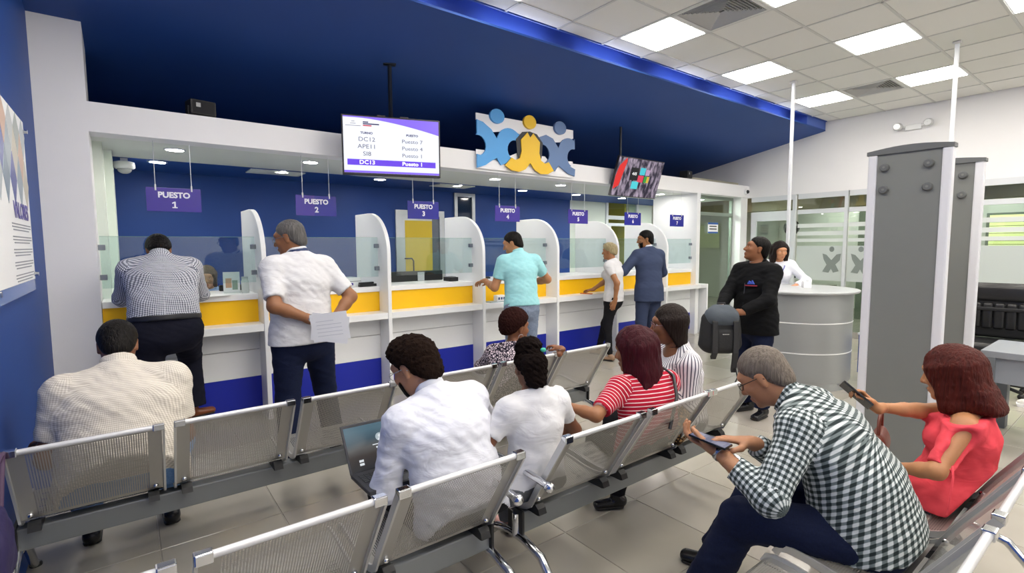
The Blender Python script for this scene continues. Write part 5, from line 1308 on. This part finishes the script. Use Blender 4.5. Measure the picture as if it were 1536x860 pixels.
# 3 seated man in beige shirt
p = PEOPLE['P3'] = Person('heavy man in beige checked shirt seated on the far bench, seen from behind', (-.05, 2.99), 90, 1.76, sit=.47, lean=(4, 16, 26), head=(0, 32, 0), skin_c='7d5238', wide=1.38, belly=.09, shoulders=1.22)
p.sit_bum = True
p.arms((-.29, .34, .66), (.17, .30, .58), (-.10, -1, -.7), (.25, -.6, -1)).legs((-.17, .52, .085), (.19, .50, .085), (-.25, .7, 1), (.35, .7, 1))
p.body(dict(curl=.7, back=(-.3, .2, 1), d=(-.35, .6, -.2)), dict(curl=.4), chub=.006)
p.hair('short', '1d1815', t=.007); bei = pattern('beige_shirt', 'check', 'b9b1a4', 'e6e0d6', 110, wr=.35)
p.shirt(bei, 'short', hem=.13, inf=.020, wr=.006, collar=bei, seed=2.2, to=.72, h=.009); p.pants(denim_l, hipw=.85); p.shoes(blk_shoe)
# 5 man in white shirt, hands behind his back
p = PEOPLE['P5'] = Person('grey-haired man in white short-sleeved shirt standing with papers held behind his back', (1.0, 3.80), 100, 1.77, lean=(2, 3, 5), head=(44, 14, 0), skin_c='8f6142', wide=1.14, belly=.03, shoulders=1.08)
p.arms((-.02, -.20, 1.09), (.13, -.18, 1.06), (-1, -.1, -.2), (1, -.2, -.2)).legs((-.13, -.02, .085), (.26, .10, .085))
p.body(dict(curl=.5, back=(0, -1, .2), d=(1, -.25, -.25)), dict(curl=.6, back=(0, -1, 0), d=(-.9, -.1, -.5)))
p.hair('short', '5a5654', '9d9a98', t=.006); p.brows('3c3835'); p.glasses('6a6d70')
p.shirt(white_t, 'short', hem=.06, inf=.022, wr=.007, loose=.012, collar=white_t, seed=3.1, to=.80); p.pants(denim, g=1.2, low=.065); p.shoes(blk_shoe)
ly = mat('lanyard_navy', '24365f', .6); p.collar(ly, hgt=.026, r=.080)
P5 = p
p.band('watch', p.ell, p.ell+(p.wl-p.ell)*.90, .033*p.k, silver)
# 6 man in aqua polo
p = PEOPLE['P6'] = Person('man in aqua polo shirt and grey jeans bent over the fourth counter', (3.42, 4.30), 72, 1.74, lean=(6, 10, 14), head=(62, 20, 0), skin_c='b07c58', wide=1.04, shoulders=1.05)
p.arms((-.32, .34, 1.20), (.20, .34, 1.16), (-.2, -.6, -1), (1, -.7, -.1)).legs((-.10, 0, .085), (.12, .04, .085))
p.body(dict(curl=.35, d=(-.3, 1, -.2)), dict(curl=.4, d=(-.6, .8, 0)), fine=.007)
aq = pattern('aqua_polo', 'plain', '8fcfd6', 'a9dde2', 30, wr=.25); p.hair('short', '1d1613', t=.008)
p.shirt(aq, 'short', hem=.015, inf=.016, wr=.005, collar=aq, seed=4.4, to=.66); p.pants(denim_g, g=1.14); p.shoes(blk_shoe)
# 7 blonde woman
p = PEOPLE['P7'] = Person('woman with short blonde hair, white tee and black trousers at the fifth counter', (5.30, 4.64), 110, 1.60, lean=(-2, 2, 8), head=(6, 4, 0), skin_c='a06f4c', fem=True, wide=1.06)
p.arms((-.20, -.10, .86), (.10, .36, .96), (-.5, -1, 0), (.6, -.4, -.7)).legs((-.06, .02, .085), (.08, .26, .085))
p.body(dict(curl=.5, back=(-1, -.3, .2), d=(-.1, .3, -1)), dict(curl=.7, d=(.1, 1, -.1)), fine=.007)
p.hair('updo', 'cdb27a', 'f6e6b6'); p.shirt(white_t, 'short', hem=.05, inf=.010, wr=.004, seed=5., to=.55); p.pants(black_c, g=1.02, low=.040); p.shoes(mat('nude_shoe', '9a7c62', .4))
w_ = p.wr+U(p.wr-p.elr)*.10; t = thing('folded_receipt', 'orange folded slip held by the blonde woman over the shelf', 'slip', tuple(w_), 1.9); MB().bbox(-.09, -.02, -.006, .09, .02, .006, .002).build('body', mat('orange_slip', 'd2702a', .6), t)
# 8 man in navy suit
p = PEOPLE['P8'] = Person('bearded man in navy blue suit at the sixth counter', (5.82, 4.45), 74, 1.77, lean=(2, 4, 6), head=(70, 6, 0), skin_c='8f623f', wide=1.04, shoulders=1.06)
p.arms((-.36, .30, 1.14), (.20, .30, 1.05), (-.9, -.6, -.6), (1, -.4, -.4)).legs((-.10, 0, .085), (.11, .04, .085))
p.body(dict(curl=.5, d=(-.1, 1, .1)), dict(curl=.5), fine=.007)
suit = pattern('navy_suit', 'plain', '343e58', '434e6a', 300, wr=.18); p.hair('short', '14100f', t=.010); p.beard('14100f'); p.glasses('7a5a48')
p.shirt(suit, 'long', hem=.16, inf=.024, wr=.003, loose=.008, seed=6., g=1.3); p.collar(white_s, hgt=.042, r=.066); p.collar(suit, hgt=.018, r=.082); p.pants(suit, g=1.16, low=.062, wr=.003); p.shoes(blk_shoe)
# 9 man in black jacket with backpack
p = PEOPLE['P9'] = Person('man in black zip jacket and navy trousers standing with a backpack by the round desk', (4.62, 2.33), 166, 1.64, lean=(0, 0, 2), head=(-34, -14, 0), skin_c='8a5a3c', wide=1.12, belly=.03, shoulders=1.1)
p.arms((-.13, .32, 1.00), (.06, .36, 1.03), (-1, -.4, -.7), (1, -.4, -.7)).legs((-.11, .0, .085), (.11, -.06, .085))
p.body(dict(curl=.7, back=(-.5, .3, .8), d=(.85, .55, .0), thumb=.8), dict(curl=.7, back=(.5, .3, .8), d=(-.7, .7, .1), thumb=.8), chub=.003)
jk = pattern('black_jacket', 'plain', '060709', '0d0e12', 40, wr=.35); p.hair('short', '120e0c', t=.007); p.brows('120e0c')
p.shirt(jk, 'long', hem=.13, inf=.026, wr=.007, loose=.006, seed=7., g=1.32); p.collar(white_s, hgt=.050, r=.066, tilt=.2); p.collar(jk, hgt=.026, r=.088, tilt=.9); p.pants(denim, g=1.12, low=.062); p.shoes(blk_shoe, dirl=(-.25, 1), dirr=(.1, 1))
# jacket badge on the left breast
c = p.spine[2]+p.sf*(.112*p.k+.045)-p.sr*.075*p.k
def emb(pts, m, nm):
    v = [tuple(c-p.sr*a+p.dirs[2]*b-p.sf*.30*a+p.sf*.004-p.base) for a, b in pts]; v += [tuple(np.array(q)-p.sf*.012) for q in v]; n = len(pts)
    MB().add(v, [tuple(range(n)), tuple(range(n, 2*n))[::-1]]+[(i, (i+1) % n, n+(i+1) % n, n+i) for i in range(n)]).build(nm, m, p.root)
emb([(-.03, .0), (.03, .0), (.012, .035), (0, .015), (-.014, .03)], mat('badge_blue', '3c55b8', .6), 'badge'); emb([(-.05, -.018), (.05, -.018), (.05, -.010), (-.05, -.010)], mat('badge_red', 'b23a4e', .6), 'badge')
MB().tube([tuple(p.spine[1]-p.dirs[1]*.08+p.f*(.118+.05)*p.k-p.base), tuple(p.spine[2]+p.sf*.150*p.k-p.base), tuple(p.neck+p.sf*.088*p.k-p.dirs[2]*.035-p.base)], .004, 6).build('zip', mat('zip_dark', '4a4c52', .4, .6), p.root)
P9 = p
# 10 receptionist
p = PEOPLE['P10'] = Person('young woman with long wavy dark hair and white jacket behind the round desk', (6.75, 3.14), 214, 1.62, lean=(6, 10, 12), head=(12, 14, 0), skin_c='bd8661', fem=True)
p.arms((-.16, .34, 1.08), (.10, .36, 1.08), (-1, -.2, -.5), (1, -.2, -.5)).legs((-.09, 0, .085), (.09, 0, .085)); p.body(dict(curl=.4, d=(.5, 1, 0)), dict(curl=.4, d=(-.5, 1, 0)))
p.hair('wavy', '1c1413', '30221f'); p.brows('1c1413'); p.shirt(white_s, 'long', hem=.05, inf=.016, wr=.005, seed=8., collar=white_s, open_neck=.3); p.pants(black_c); p.shoes(blk_shoe)
lan = mat('lanyard_blue', '3a49b0', .5); a0 = p.neck-p.base
MB().tube([tuple(a0+p.sr*.065+p.sf*.02), tuple(a0+p.sr*.06+p.sf*.10-p.dirs[2]*.05), tuple(p.spine[2]-p.base+p.sf*.175-p.dirs[2]*.04), tuple(a0-p.sr*.06+p.sf*.10-p.dirs[2]*.05), tuple(a0-p.sr*.065+p.sf*.02)], .006, 6).build('lanyard', lan, p.root)
# 2 teller behind counter one
p = PEOPLE['P2'] = Person('teller in light blue shirt seated behind the first counter', (.68, 6.10), 262, 1.62, sit=.66, lean=(2, 4, 8), head=(-4, 10, 0), skin_c='c49a7c', fem=True)
p.arms((-.2, .36, .98), (.2, .36, .98)).legs((-.1, .35, .20), (.1, .35, .20), (0, .6, 1), (0, .6, 1)); p.body(fine=.008)
p.hair('bob', '8e7a68', 'b6a08a'); p.shirt(pattern('light_blue_shirt', 'plain', '8fb4e0', 'a8c6ea', 30), 'long', hem=.05, inf=.014, seed=9.); p.pants(black_c); p.shoes(blk_shoe)
# 11 woman in patterned blouse
p = PEOPLE['P11'] = Person('woman with short curly hair, hoop earrings and patterned blouse turned on the far bench', (2.21, 2.90), 48, 1.44, hd=1.20, sit=.42, lean=(2, 14, 26), head=(-52, 4, 0), skin_c='8a5a3e', fem=True, wide=1.25, shoulders=1.1, belly=.03)
p.sit_bum = True
p.arms((-.1, .36, .60), (.36, .05, .84), (-1, .2, -.4), (1, -.5, -.3)).legs((-.12, .48, .085), (.12, .48, .085), (0, .6, 1), (0, .6, 1)); p.body(dict(curl=.4), dict(curl=.5, d=(-.6, .6, .1)))
lp_ = pattern('leopard_blouse', 'leopard', '201a2a', 'd9cbd4', 62, wr=.25); p.hair('afro', '2a1613', '4a2a26', t=.024); p.brows('2a1613')
p.shirt(lp_, 'long', hem=.08, inf=.018, wr=.005, seed=10., g=1.28, neckdrop=.030); p.pants(black_c); p.shoes(blk_shoe)
def hoop(p, r=.022, m=gold):
    for sg in (-1, 1): p.lm('earring', MB().tube([(sg*.082, -.002+r*math.sin(a), -.040-r+r*math.cos(a)) for a in np.linspace(0, 2*math.pi, 17)], .0018, 6, cap=False), m)
hoop(p, .024, silver)
# 12 man with laptop
p = PEOPLE['P12'] = Person('bearded man in white long-sleeved shirt and glasses using a laptop on the near bench', (1.10, 1.80), 92, 1.64, hd=1.12, sit=.465, side=-6, lean=(4, 18, 28), head=(26, 28, 0), skin_c='c08a66', wide=1.24, shoulders=1.16)
p.sit_bum = True
p.arms((-.16, .34, .64), (.14, .40, .66), (-.5, -.4, -1), (1, -.3, -.5)).legs((-.16, .52, .085), (.14, .50, .085), (-.2, .7, 1), (.2, .7, 1)); p.body(dict(curl=.35, d=(.2, 1, -.1)), dict(curl=.35, d=(-.2, 1, -.1)))
p.hair('curly', '1d1512', '3a2a22', t=.014); p.beard('1f1613'); p.glasses('b9bcc0'); p.shirt(white_s, 'long', hem=.06, inf=.020, wr=.008, collar=white_s, seed=11., g=1.3, h=.009); p.pants(black_c); p.shoes(blk_shoe)
P12 = p
# 13 girl
p = PEOPLE['P13'] = Person('young girl in white tee and grey trousers seated beside the red-striped woman', (1.47, 1.76), 84, 1.40, sit=.48, lean=(-4, 2, 6), head=(-10, 10, 0), skin_c='6e4632', fem=True, wide=1.04, shoulders=1.05)
p.sit_bum = True; p.bust = False
p.arms((-.20, .16, .56), (.17, .20, .58), (-1, -.5, -.4), (1, -.4, -.4)).legs((-.1, .42, .085), (.1, .42, .085), (0, .6, 1), (0, .6, 1)); p.body(dict(curl=.4), dict(curl=.4))
p.hair('puff', '15100f', '2a201d'); p.shirt(white_t, 'short', hem=.07, inf=.014, wr=.005, seed=12., to=.58); p.pants(pattern('grey_cloth', 'plain', '55585c', '6a6d71', 60)); p.shoes(mat('pink_shoe', 'c99a93', .5))
p.lm('hair_tie', MB().sphere((.052, -.105, .098), .017, 8, (1, .7, .8)), mat('hair_tie_green', '3fb59a', .4))
# 14 woman in red stripes
p = PEOPLE['P14'] = Person('woman with long burgundy hair and red striped top on the near bench', (2.25, 1.70), 76, 1.42, hd=1.24, sit=.44, lean=(0, 10, 20), head=(30, 10, 0), skin_c='9a6a4a', fem=True, wide=1.38, shoulders=1.28, belly=.05)
p.sit_bum = True
p.arms((-.46, .16, .74), (.2, .38, .62), (-1, -.6, -.5), (1, -.3, -.5)).legs((-.13, .48, .085), (.13, .48, .085), (0, .6, 1), (0, .6, 1)); p.body(dict(curl=.8, d=(-.5, 1, .3), back=(-1, -.4, 0), thumb=.6), dict(curl=.4))
p.hair('long', '2a0710', '651528', t=.024); p.shirt(pattern('red_stripes', 'stripe_v', 'b01a33', 'ecd8dc', 50, wr=.25), 'short', hem=.07, inf=.016, wr=.005, seed=13., to=.80, g=1.3); p.pants(black_c); p.shoes(blk_shoe)
MB().tube([tuple(q-p.base) for q in (p.shr-p.sr*.03+p.dirs[2]*.085-p.sf*.02, p.shr-p.sr*.02-p.sf*.085+p.dirs[2]*.03, p.spine[2]+p.sr*.08-p.sf*.155, p.spine[1]-p.sr*.0-p.sf*.17)], .010, 6).build('bag_strap', lth, p.root)
O, R, sc = p.handf[-1]; w_ = O+R@A3(0, .07, -.04); t = thing('tissue', 'crumpled white tissue in the hand of the red-striped woman', 'tissue', tuple(w_)); v_, f_ = grow([Pr(A3(-.02, 0, 0), A3(.03, .01, .02), .035, k=.02)], .008, disp=lambda G: .008*wav(G, 90, 3.)); skin_mesh('paper', v_, f_, pw, t, (0, 0, 0))
# 15 woman in striped shirt
p = PEOPLE['P15'] = Person('woman with glasses and white pinstriped blouse turned sideways on the near bench', (2.75, 1.85), 150, 1.58, hd=1.12, sit=.47, lean=(2, 4, 8), head=(-12, 4, 0), skin_c='7f5338', fem=True, wide=1.28, shoulders=1.2, belly=.05)
p.sit_bum = True
p.arms((-.10, .20, .78), (.2, .36, .66), (-.4, -1, -.5), (1, -.3, -.5)).legs((-.12, .46, .085), (.12, .46, .085), (0, .6, 1), (0, .6, 1)); p.body(dict(curl=.5, d=(.4, 1, .15), back=(-.6, 0, 1)), dict(curl=.4))
ps = pattern('pinstripe_blouse', 'stripe_u', 'eceaee', '4d4d60', 52, wr=.25); p.hair('bob', '1f1614', '35261f'); p.brows('1f1614'); p.glasses('8d6f78')
p.shirt(ps, 'threeq', hem=.07, inf=.018, wr=.005, seed=14., g=1.36, open_neck=.7, neckdrop=.01); p.pants(black_c); p.shoes(blk_shoe); hoop(p, .014)
p.band('bracelet', p.ell, p.ell+(p.wl-p.ell)*.92, .031*p.k, gold, .010)
t = thing('leopard_purse', 'small leopard print purse on the bench beside the pinstriped woman', 'purse', (2.60, 1.72, .44), .3); v_, f_ = grow([Pr(A3(-.13, 0, .10), A3(.13, 0, .10), (.05, .10), k=.02, side=(0, 1, 0))], .012); skin_mesh('pouch', v_, f_, pattern('leopard_brown', 'leopard', '2a1c12', 'b08a5a', 40), t, (0, 0, 0)); MB().tube([(-.12, 0, .2), (0, 0, .205), (.12, 0, .2)], .006, 6).build('zip', gold, t)
# 16 man in plaid
p = PEOPLE['P16'] = Person('grey-haired man in green and white plaid shirt bent over a phone at the lower right', (2.275, .665), 104, 1.75, sit=.485, lean=(14, 35, 48), head=(0, 36, 0), skin_c='b07f5e', wide=1.22, belly=.06, shoulders=1.12)
p.sit_bum = True
p.arms((1.90, 1.09, .745), (2.03, 1.02, .775), (-.8, -.3, -.8), (.8, -.3, -.8), local=False).legs((1.92, 1.17, .085), (2.22, 1.28, .085), (-.25, .5, 1), (.2, .6, 1), local=False)
p.body(dict(curl=.6, d=(.1, 1, .25), back=(-.3, .2, -1), thumb=.5), dict(curl=.5, d=(-.55, .8, .15), back=(.2, 0, 1), point=True), chub=.003)
pl = pattern('plaid_shirt', 'plaid', '2c3536', 'd0d6d7', 44, '727d7e', wr=.35); p.hair('short', '7a6c60', 'b3a698', t=.007); p.glasses('1b1c20'); p.brows('8d8276')
p.shirt(pl, 'long', hem=.05, inf=.022, wr=.006, collar=pl, seed=15., g=1.26, h=.009); p.pants(denim, g=1.2, low=.066); p.belt(lth, z=.05, t=.03); p.shoes(blk_shoe); p.band('watch', p.ell, p.ell+(p.wl-p.ell)*.97, .034*p.k, silver)
P16 = p
# 17 woman in coral
p = PEOPLE['P17'] = Person('woman with reddish brown hair and coral open-shoulder blouse at the right edge', (2.95, .57), 100, 1.42, hd=1.24, sit=.44, lean=(-14, -6, 4), head=(-14, 14, 0), skin_c='b8835c', fem=True, wide=1.18, shoulders=1.16, belly=.03)
p.sit_bum = True
p.arms((2.72, .74, .58), (2.72, .82, .84), (-1, -.2, -.6), (.8, -.3, -.9), local=False).legs((-.12, .48, .085), (.12, .48, .085), (0, .6, 1), (0, .6, 1)); p.body(dict(curl=.5), dict(curl=.8, d=(-.2, .7, .7), back=(.6, -.2, .5), thumb=.8))
co = pattern('coral_blouse', 'plain', 'e0404f', 'f25a64', 20, wr=.35); p.hair('flip', '2e0f0d', '7c2f24', t=.014)
K = p.k
pr = p.torso(.016); pr.append(Pr(p.pel, p.pel-p.dirs[0]*.07, (.20*p.wide, .165), side=p.r, k=.03, flat=2, umap=pr[0].umap))
for sd in (-1, 1): q = p.arm(sd, 'upper', 1.45, .9); q[0].flat = 2; pr += q
sub = []
for sd, (a, e) in ((-1, (p.shl, p.ell)), (1, (p.shr, p.elr))): c = a+(e-a)*.42-(p.sr*.055*-sd)*-1*0+p.sr*sd*.060-p.sf*.035; sub.append(Pr(c-(e-a)*.22, c+(e-a)*.20, (.055, .05), k=.01))
p.mesh('blouse', pr, co, .009, inter=p.seatcut(.002), cuts=[(p.neck-p.dirs[2]*.045*K, U(p.dirs[2]+p.sf*.1))], disp=lambda G: .006*(wav(G*A3(1.6, 1.6, .6), 40, 4.)*.6+wav(G, 60, 7.)*.4), sub=sub)
fr = Pr(p.shl+p.dirs[2]*.028*K, p.shr+p.dirs[2]*.028*K, (.02, .085), side=p.dirs[2], k=.01); p.mesh('ruffle', [Pr(p.neck-p.dirs[2]*.056*K, p.neck-p.dirs[2]*.040*K, (.170*K, .092*K), (.150*K, .082*K), side=p.sr, k=.01, flat=3)], co, .007, disp=lambda G: .006*wav(G*A3(2, 2, 1), 90, 3.))
MB().tube([tuple(q-p.base) for q in (p.shl+(p.ell-p.shl)*.75-p.sr*.06-p.sf*.03, p.shl+(p.ell-p.shl)*.95-p.sr*.07-p.sf*.05, p.shl+(p.ell-p.shl)*.95-p.sr*.07-p.sf*.04-A3(0, 0, .16))], .004, 6).build('tie_ribbon', co, p.root)
p.pants(black_c, hipw=.84, waist=-.02); p.shoes(blk_shoe)
P17 = p

# ------------------------------------------------------------------ things people hold
def frame_thing(name, label, cat, O, X, Y):
    """thing whose local x, y follow the given world directions"""
    t = thing(name, label, cat, (0, 0, 0)); X = U(X); Y = np.asarray(Y, float); Y = U(Y-X*Y.dot(X)); Z = np.cross(X, Y)
    t.matrix_world = Matrix(((X[0], Y[0], Z[0], O[0]), (X[1], Y[1], Z[1], O[1]), (X[2], Y[2], Z[2], O[2]), (0, 0, 0, 1))); return t
lapm = mat('laptop_grey', '3a3b40', .4, .3)
lt = frame_thing('laptop', 'open dark grey laptop with a sign-in screen on the lap of the bearded man', 'laptop', (.895, 2.115, .60), (-1, .02, 0), (-.02, -1, .05))
MB().bbox(-.165, 0, -.009, .165, .225, .009, .004).build('base', lapm, lt)
kb = MB()
for i in range(5):
    for j in range(13): kb.box(-.148+.0228*j, .035+.019*i, .009, -.129+.0228*j, .051+.019*i, .0115)
k_ = kb.build('keyboard', mat('key_dark', '303236', .5), lt); k_['kind'] = 'stuff'
MB().box(-.045, .15, .009, .045, .21, .0098).build('touchpad', mat('touchpad', '4a4b50', .3), lt)
sc_ = bpy.data.objects.new('lid', None); 
def lid(p): a = math.radians(-35-90+8); x, y, z = p; return (x, y*math.cos(0)-z*math.sin(math.radians(33)), z*math.cos(math.radians(33)))
def lmb(mb): mb.v = [lid(p) for p in mb.v]; return mb
li = lmb(MB().bbox(-.165, -.006, .0, .165, .004, .225, .004)).build('lid', lapm, lt)
sm = bpy.data.materials.new('laptop_wallpaper'); sm.use_nodes = True; nt = sm.node_tree; b = nt.nodes['Principled BSDF']; b.inputs['Base Color'].default_value = (0, 0, 0, 1); b.inputs['Roughness'].default_value = .25
tc = nt.nodes.new('ShaderNodeTexCoord'); sx = nt.nodes.new('ShaderNodeSeparateXYZ'); cr = nt.nodes.new('ShaderNodeValToRGB'); nt.links.new(tc.outputs['Generated'], sx.inputs[0]); nz = nt.nodes.new('ShaderNodeTexNoise'); nz.inputs['Scale'].default_value = 6
ma = nt.nodes.new('ShaderNodeMath'); ma.operation = 'MULTIPLY_ADD'; nt.links.new(nz.outputs['Fac'], ma.inputs[0]); ma.inputs[1].default_value = .25; nt.links.new(sx.outputs[2], ma.inputs[2]); nt.links.new(tc.outputs['Object'], nz.inputs['Vector'])
e = cr.color_ramp.elements; e[0].color = srgb('2f3136'); e[0].position = .1; e[1].color = srgb('5f7f90'); e[1].position = 1.
for pos, c in ((.45, '4a4340'), (.62, '6a6a6a'), (.78, '4d6472')): q = e.new(pos); q.color = srgb(c)
nt.links.new(ma.outputs[0], cr.inputs[0]); nt.links.new(cr.outputs[0], b.inputs['Emission Color']); b.inputs['Emission Strength'].default_value = .55
scn = lmb(MB().box(-.155, .004, .012, .155, .0052, .213)).build('screen', sm, li)
lw_ = em('laptop_white', 'd7dde2', .8)
lmb(MB().prism([(.019*math.cos(a), .145+.019*math.sin(a)) for a in np.linspace(0, 2*math.pi, 20, endpoint=False)], 'y', .0052, .0062)).build('account_circle', em('laptop_circle', 'a9b6bd', .8), scn)
lmb(MB().prism([(.007*math.cos(a), .150+.007*math.sin(a)) for a in np.linspace(0, 2*math.pi, 12, endpoint=False)], 'y', .0062, .0070)).build('account_icon', lw_, scn)
lmb(MB().prism([(-.012, .130), (.012, .130), (.008, .140), (-.008, .140)], 'y', .0062, .0070)).build('account_icon', lw_, scn)
lmb(MB().box(-.04, .0052, .112, .04, .006, .116)).build('name_line', lw_, scn); lmb(MB().box(-.026, .0052, .096, .026, .006, .104)).build('password_box', lw_, scn)
for z in (.035, .05): lmb(MB().box(.095, .0052, z, .115, .006, z+.010)).build('user_icon', lw_, scn)
bpy.data.objects.remove(sc_)
# papers behind the back of the white-shirted man
O, R, sc = P5.handf[-1]; 
for i, (an, lab) in enumerate(((0, 'white printed sheet held behind the back by the white-shirted man, front one'), (14, 'white sheet showing behind the front one in the white-shirted man\'s hand'))):
    c0 = A3(1.075, 3.425+.003*i, 1.06-.012*i); X = A3(.80, -.60, .12); X = rotv(X, A3(.6, .8, 0), an); Yv = A3(.12, -.04, -.98) if False else np.cross(U(X), U(A3(.6, .8, .05)))
    t = frame_thing('paper_sheet', lab, 'paper', c0, X, Yv); MB().box(-.125, -.095, -.0006, .125, .095, .0006).build('sheet', pw, t)
    if i == 0:
        for q in range(5): MB().box(-.09, -.06+.025*q, .0006, .08-.05*(q == 4), -.056+.025*q, .0009).build('text_line', mat('ink_pale', 'd5d7dd', .7), t)
# phones
O, R, sc = P16.handf[-1]
t = frame_thing('smartphone', 'dark smartphone with a lit screen in the hands of the plaid-shirted man', 'phone', (1.875, 1.115, .795), (-.12, 1, .12), (-1, -.12, .05)) 
MB().bbox(-.078, -.037, -.0045, .078, .037, .0045, .003).build('casing', phone_b, t); MB().box(-.073, -.034, .0045, .073, .034, .0050).build('screen', em('phone_glow', '6f7394', .6), t)
for q in range(3): MB().box(-.06+.045*q, -.028, .005, -.03+.045*q, .028, .0054).build('app_card', em('phone_card_%d' % q, ('8f93b0', '54587c', 'a3a6bd')[q], .55), t)
t = frame_thing('smartphone', 'black smartphone raised in the right hand of the woman in coral', 'phone', tuple(P17.handf[1][0]+P17.handf[1][1]@A3(-.01, .085, -.030)), P17.handf[1][1]@A3(.25, 1, .1), P17.handf[1][1]@A3(1, 0, .2))
MB().bbox(-.075, -.036, -.0045, .075, .036, .0045, .003).build('casing', phone_b, t); MB().box(-.07, -.033, -.0050, .07, .033, -.0045).build('screen', mat('dark_screen', '2a3038', .15), t)
# brown handbag on the lap of the woman in coral
t = thing('handbag', 'brown leather handbag on the lap of the woman in coral', 'handbag', (2.95, .84, .535), .2); brl = mat('brown_leather', '6e3322', .4, bump=(70, .1))
v_, f_ = grow([Pr(A3(-.08, 0, .06), A3(.08, 0, .06), (.04, .06), k=.02, side=(0, 1, 0)), Pr(A3(-.07, 0, .10), A3(.07, 0, .10), (.025, .04), k=.02, side=(0, 1, 0))], .010); skin_mesh('pouch', v_, f_, brl, t, (0, 0, 0))
MB().tube([(-.08, 0, .12), (-.07, 0, .20), (0, 0, .23), (.07, 0, .20), (.08, 0, .12)], .008, 8).build('handle', brl, t)
# backpack held by the jacketed man
bkm = mat('backpack_black', '1b1c1f', .75, bump=(90, .2)); bkg = mat('backpack_grey', '4a525b', .8, bump=(120, .2)); fbk = U(A3(3.953, 2.455, 0)-A3(4.225, 2.248, 0))
t = frame_thing('backpack', 'black and grey backpack hanging from the hands of the jacketed man', 'backpack', (4.15, 2.40, .60), -fbk, np.cross(A3(0, 0, 1), -fbk))
v_, f_ = grow([Pr(A3(-.06, 0, .12), A3(-.055, 0, .33), (.13, .09), (.115, .085), side=(1, 0, 0), k=.03), Pr(A3(.06, 0, .12), A3(.055, 0, .33), (.13, .09), (.115, .085), side=(1, 0, 0), k=.03)], .012, disp=lambda G: .003*wav(G, 40, 2.)); skin_mesh('main_pocket', v_, f_, bkm, t, (0, 0, 0))
v_, f_ = grow([Pr(A3(-.06, -.02, .36), A3(.06, -.02, .36), (.09, .09), side=(0, 1, 0), k=.03), Pr(A3(-.05, -.01, .42), A3(.05, -.01, .42), (.05, .05), side=(0, 1, 0), k=.03)], .012, disp=lambda G: .003*wav(G, 40, 5.)); skin_mesh('top_flap', v_, f_, bkg, t, (0, 0, 0))
v_, f_ = grow([Pr(A3(-.05, -.075, .12), A3(.05, -.075, .12), (.07, .04), side=(0, 0, 1), k=.03), Pr(A3(-.05, -.075, .2), A3(.05, -.075, .2), (.07, .04), side=(0, 0, 1), k=.03)], .012); skin_mesh('front_pocket', v_, f_, bkm, t, (0, 0, 0))
for x in (-.09, .09): MB().prism([(-.115, .33), (-.10, .34), (-.10, .06), (-.07, -.10 if x > 0 else .02), (-.085, -.12 if x > 0 else .0), (-.125, .06)], 'x', x-.022, x+.022).build('shoulder_strap', mat('strap_black', '232427', .7, bump=(200, .2)), t)
MB().tube([(.10, -.10, -.08), (.12, -.10, -.16), (.10, -.09, -.22)], .006, 6).build('loose_strap', mat('strap_black', '232427', .7), t)
MB().tube([(-.04, 0, .44), (-.03, 0, .48), (.03, 0, .48), (.04, 0, .44)], .010, 8).build('grab_handle', mat('strap_black', '232427', .7), t)
MB().bbox(-.03, -.12, .22, .03, -.113, .225, .001).build('logo_tab', silver, t)
O, R, sc = P9.handf[1]; t = frame_thing('ticket', 'small white ticket between the fingers of the jacketed man', 'ticket', tuple(O+R@A3(-.02, .09, -.01)), R@A3(1, .4, .3), R@A3(0, 1, -.6)); MB().box(-.03, -.045, -.0008, .03, .045, .0008).build('slip', pw, t)
# purple bag hanging from the end of the far bench
t = thing('shoulder_bag', 'dark purple bag hanging at the left end of the far bench', 'bag', (-.415, 2.50, .38), 0); pm_ = mat('bag_purple', '2c2450', .6, bump=(60, .15))
v_, f_ = grow([Pr(A3(0, -.08, .10), A3(0, .08, .10), (.035, .12), side=(1, 0, 0), k=.02), Pr(A3(0, -.06, .2), A3(0, .06, .2), (.025, .08), side=(1, 0, 0), k=.03)], .012, disp=lambda G: .004*wav(G, 40, 3.)); skin_mesh('pouch', v_, f_, pm_, t, (0, 0, 0))
MB().tube([(0, -.07, .24), (0, -.02, .42), (.005, .12, .445), (.005, .17, .44), (.005, .14, .40), (0, .07, .24)], .010, 8).build('strap', mat('bag_strap', '4a3350', .6), t)
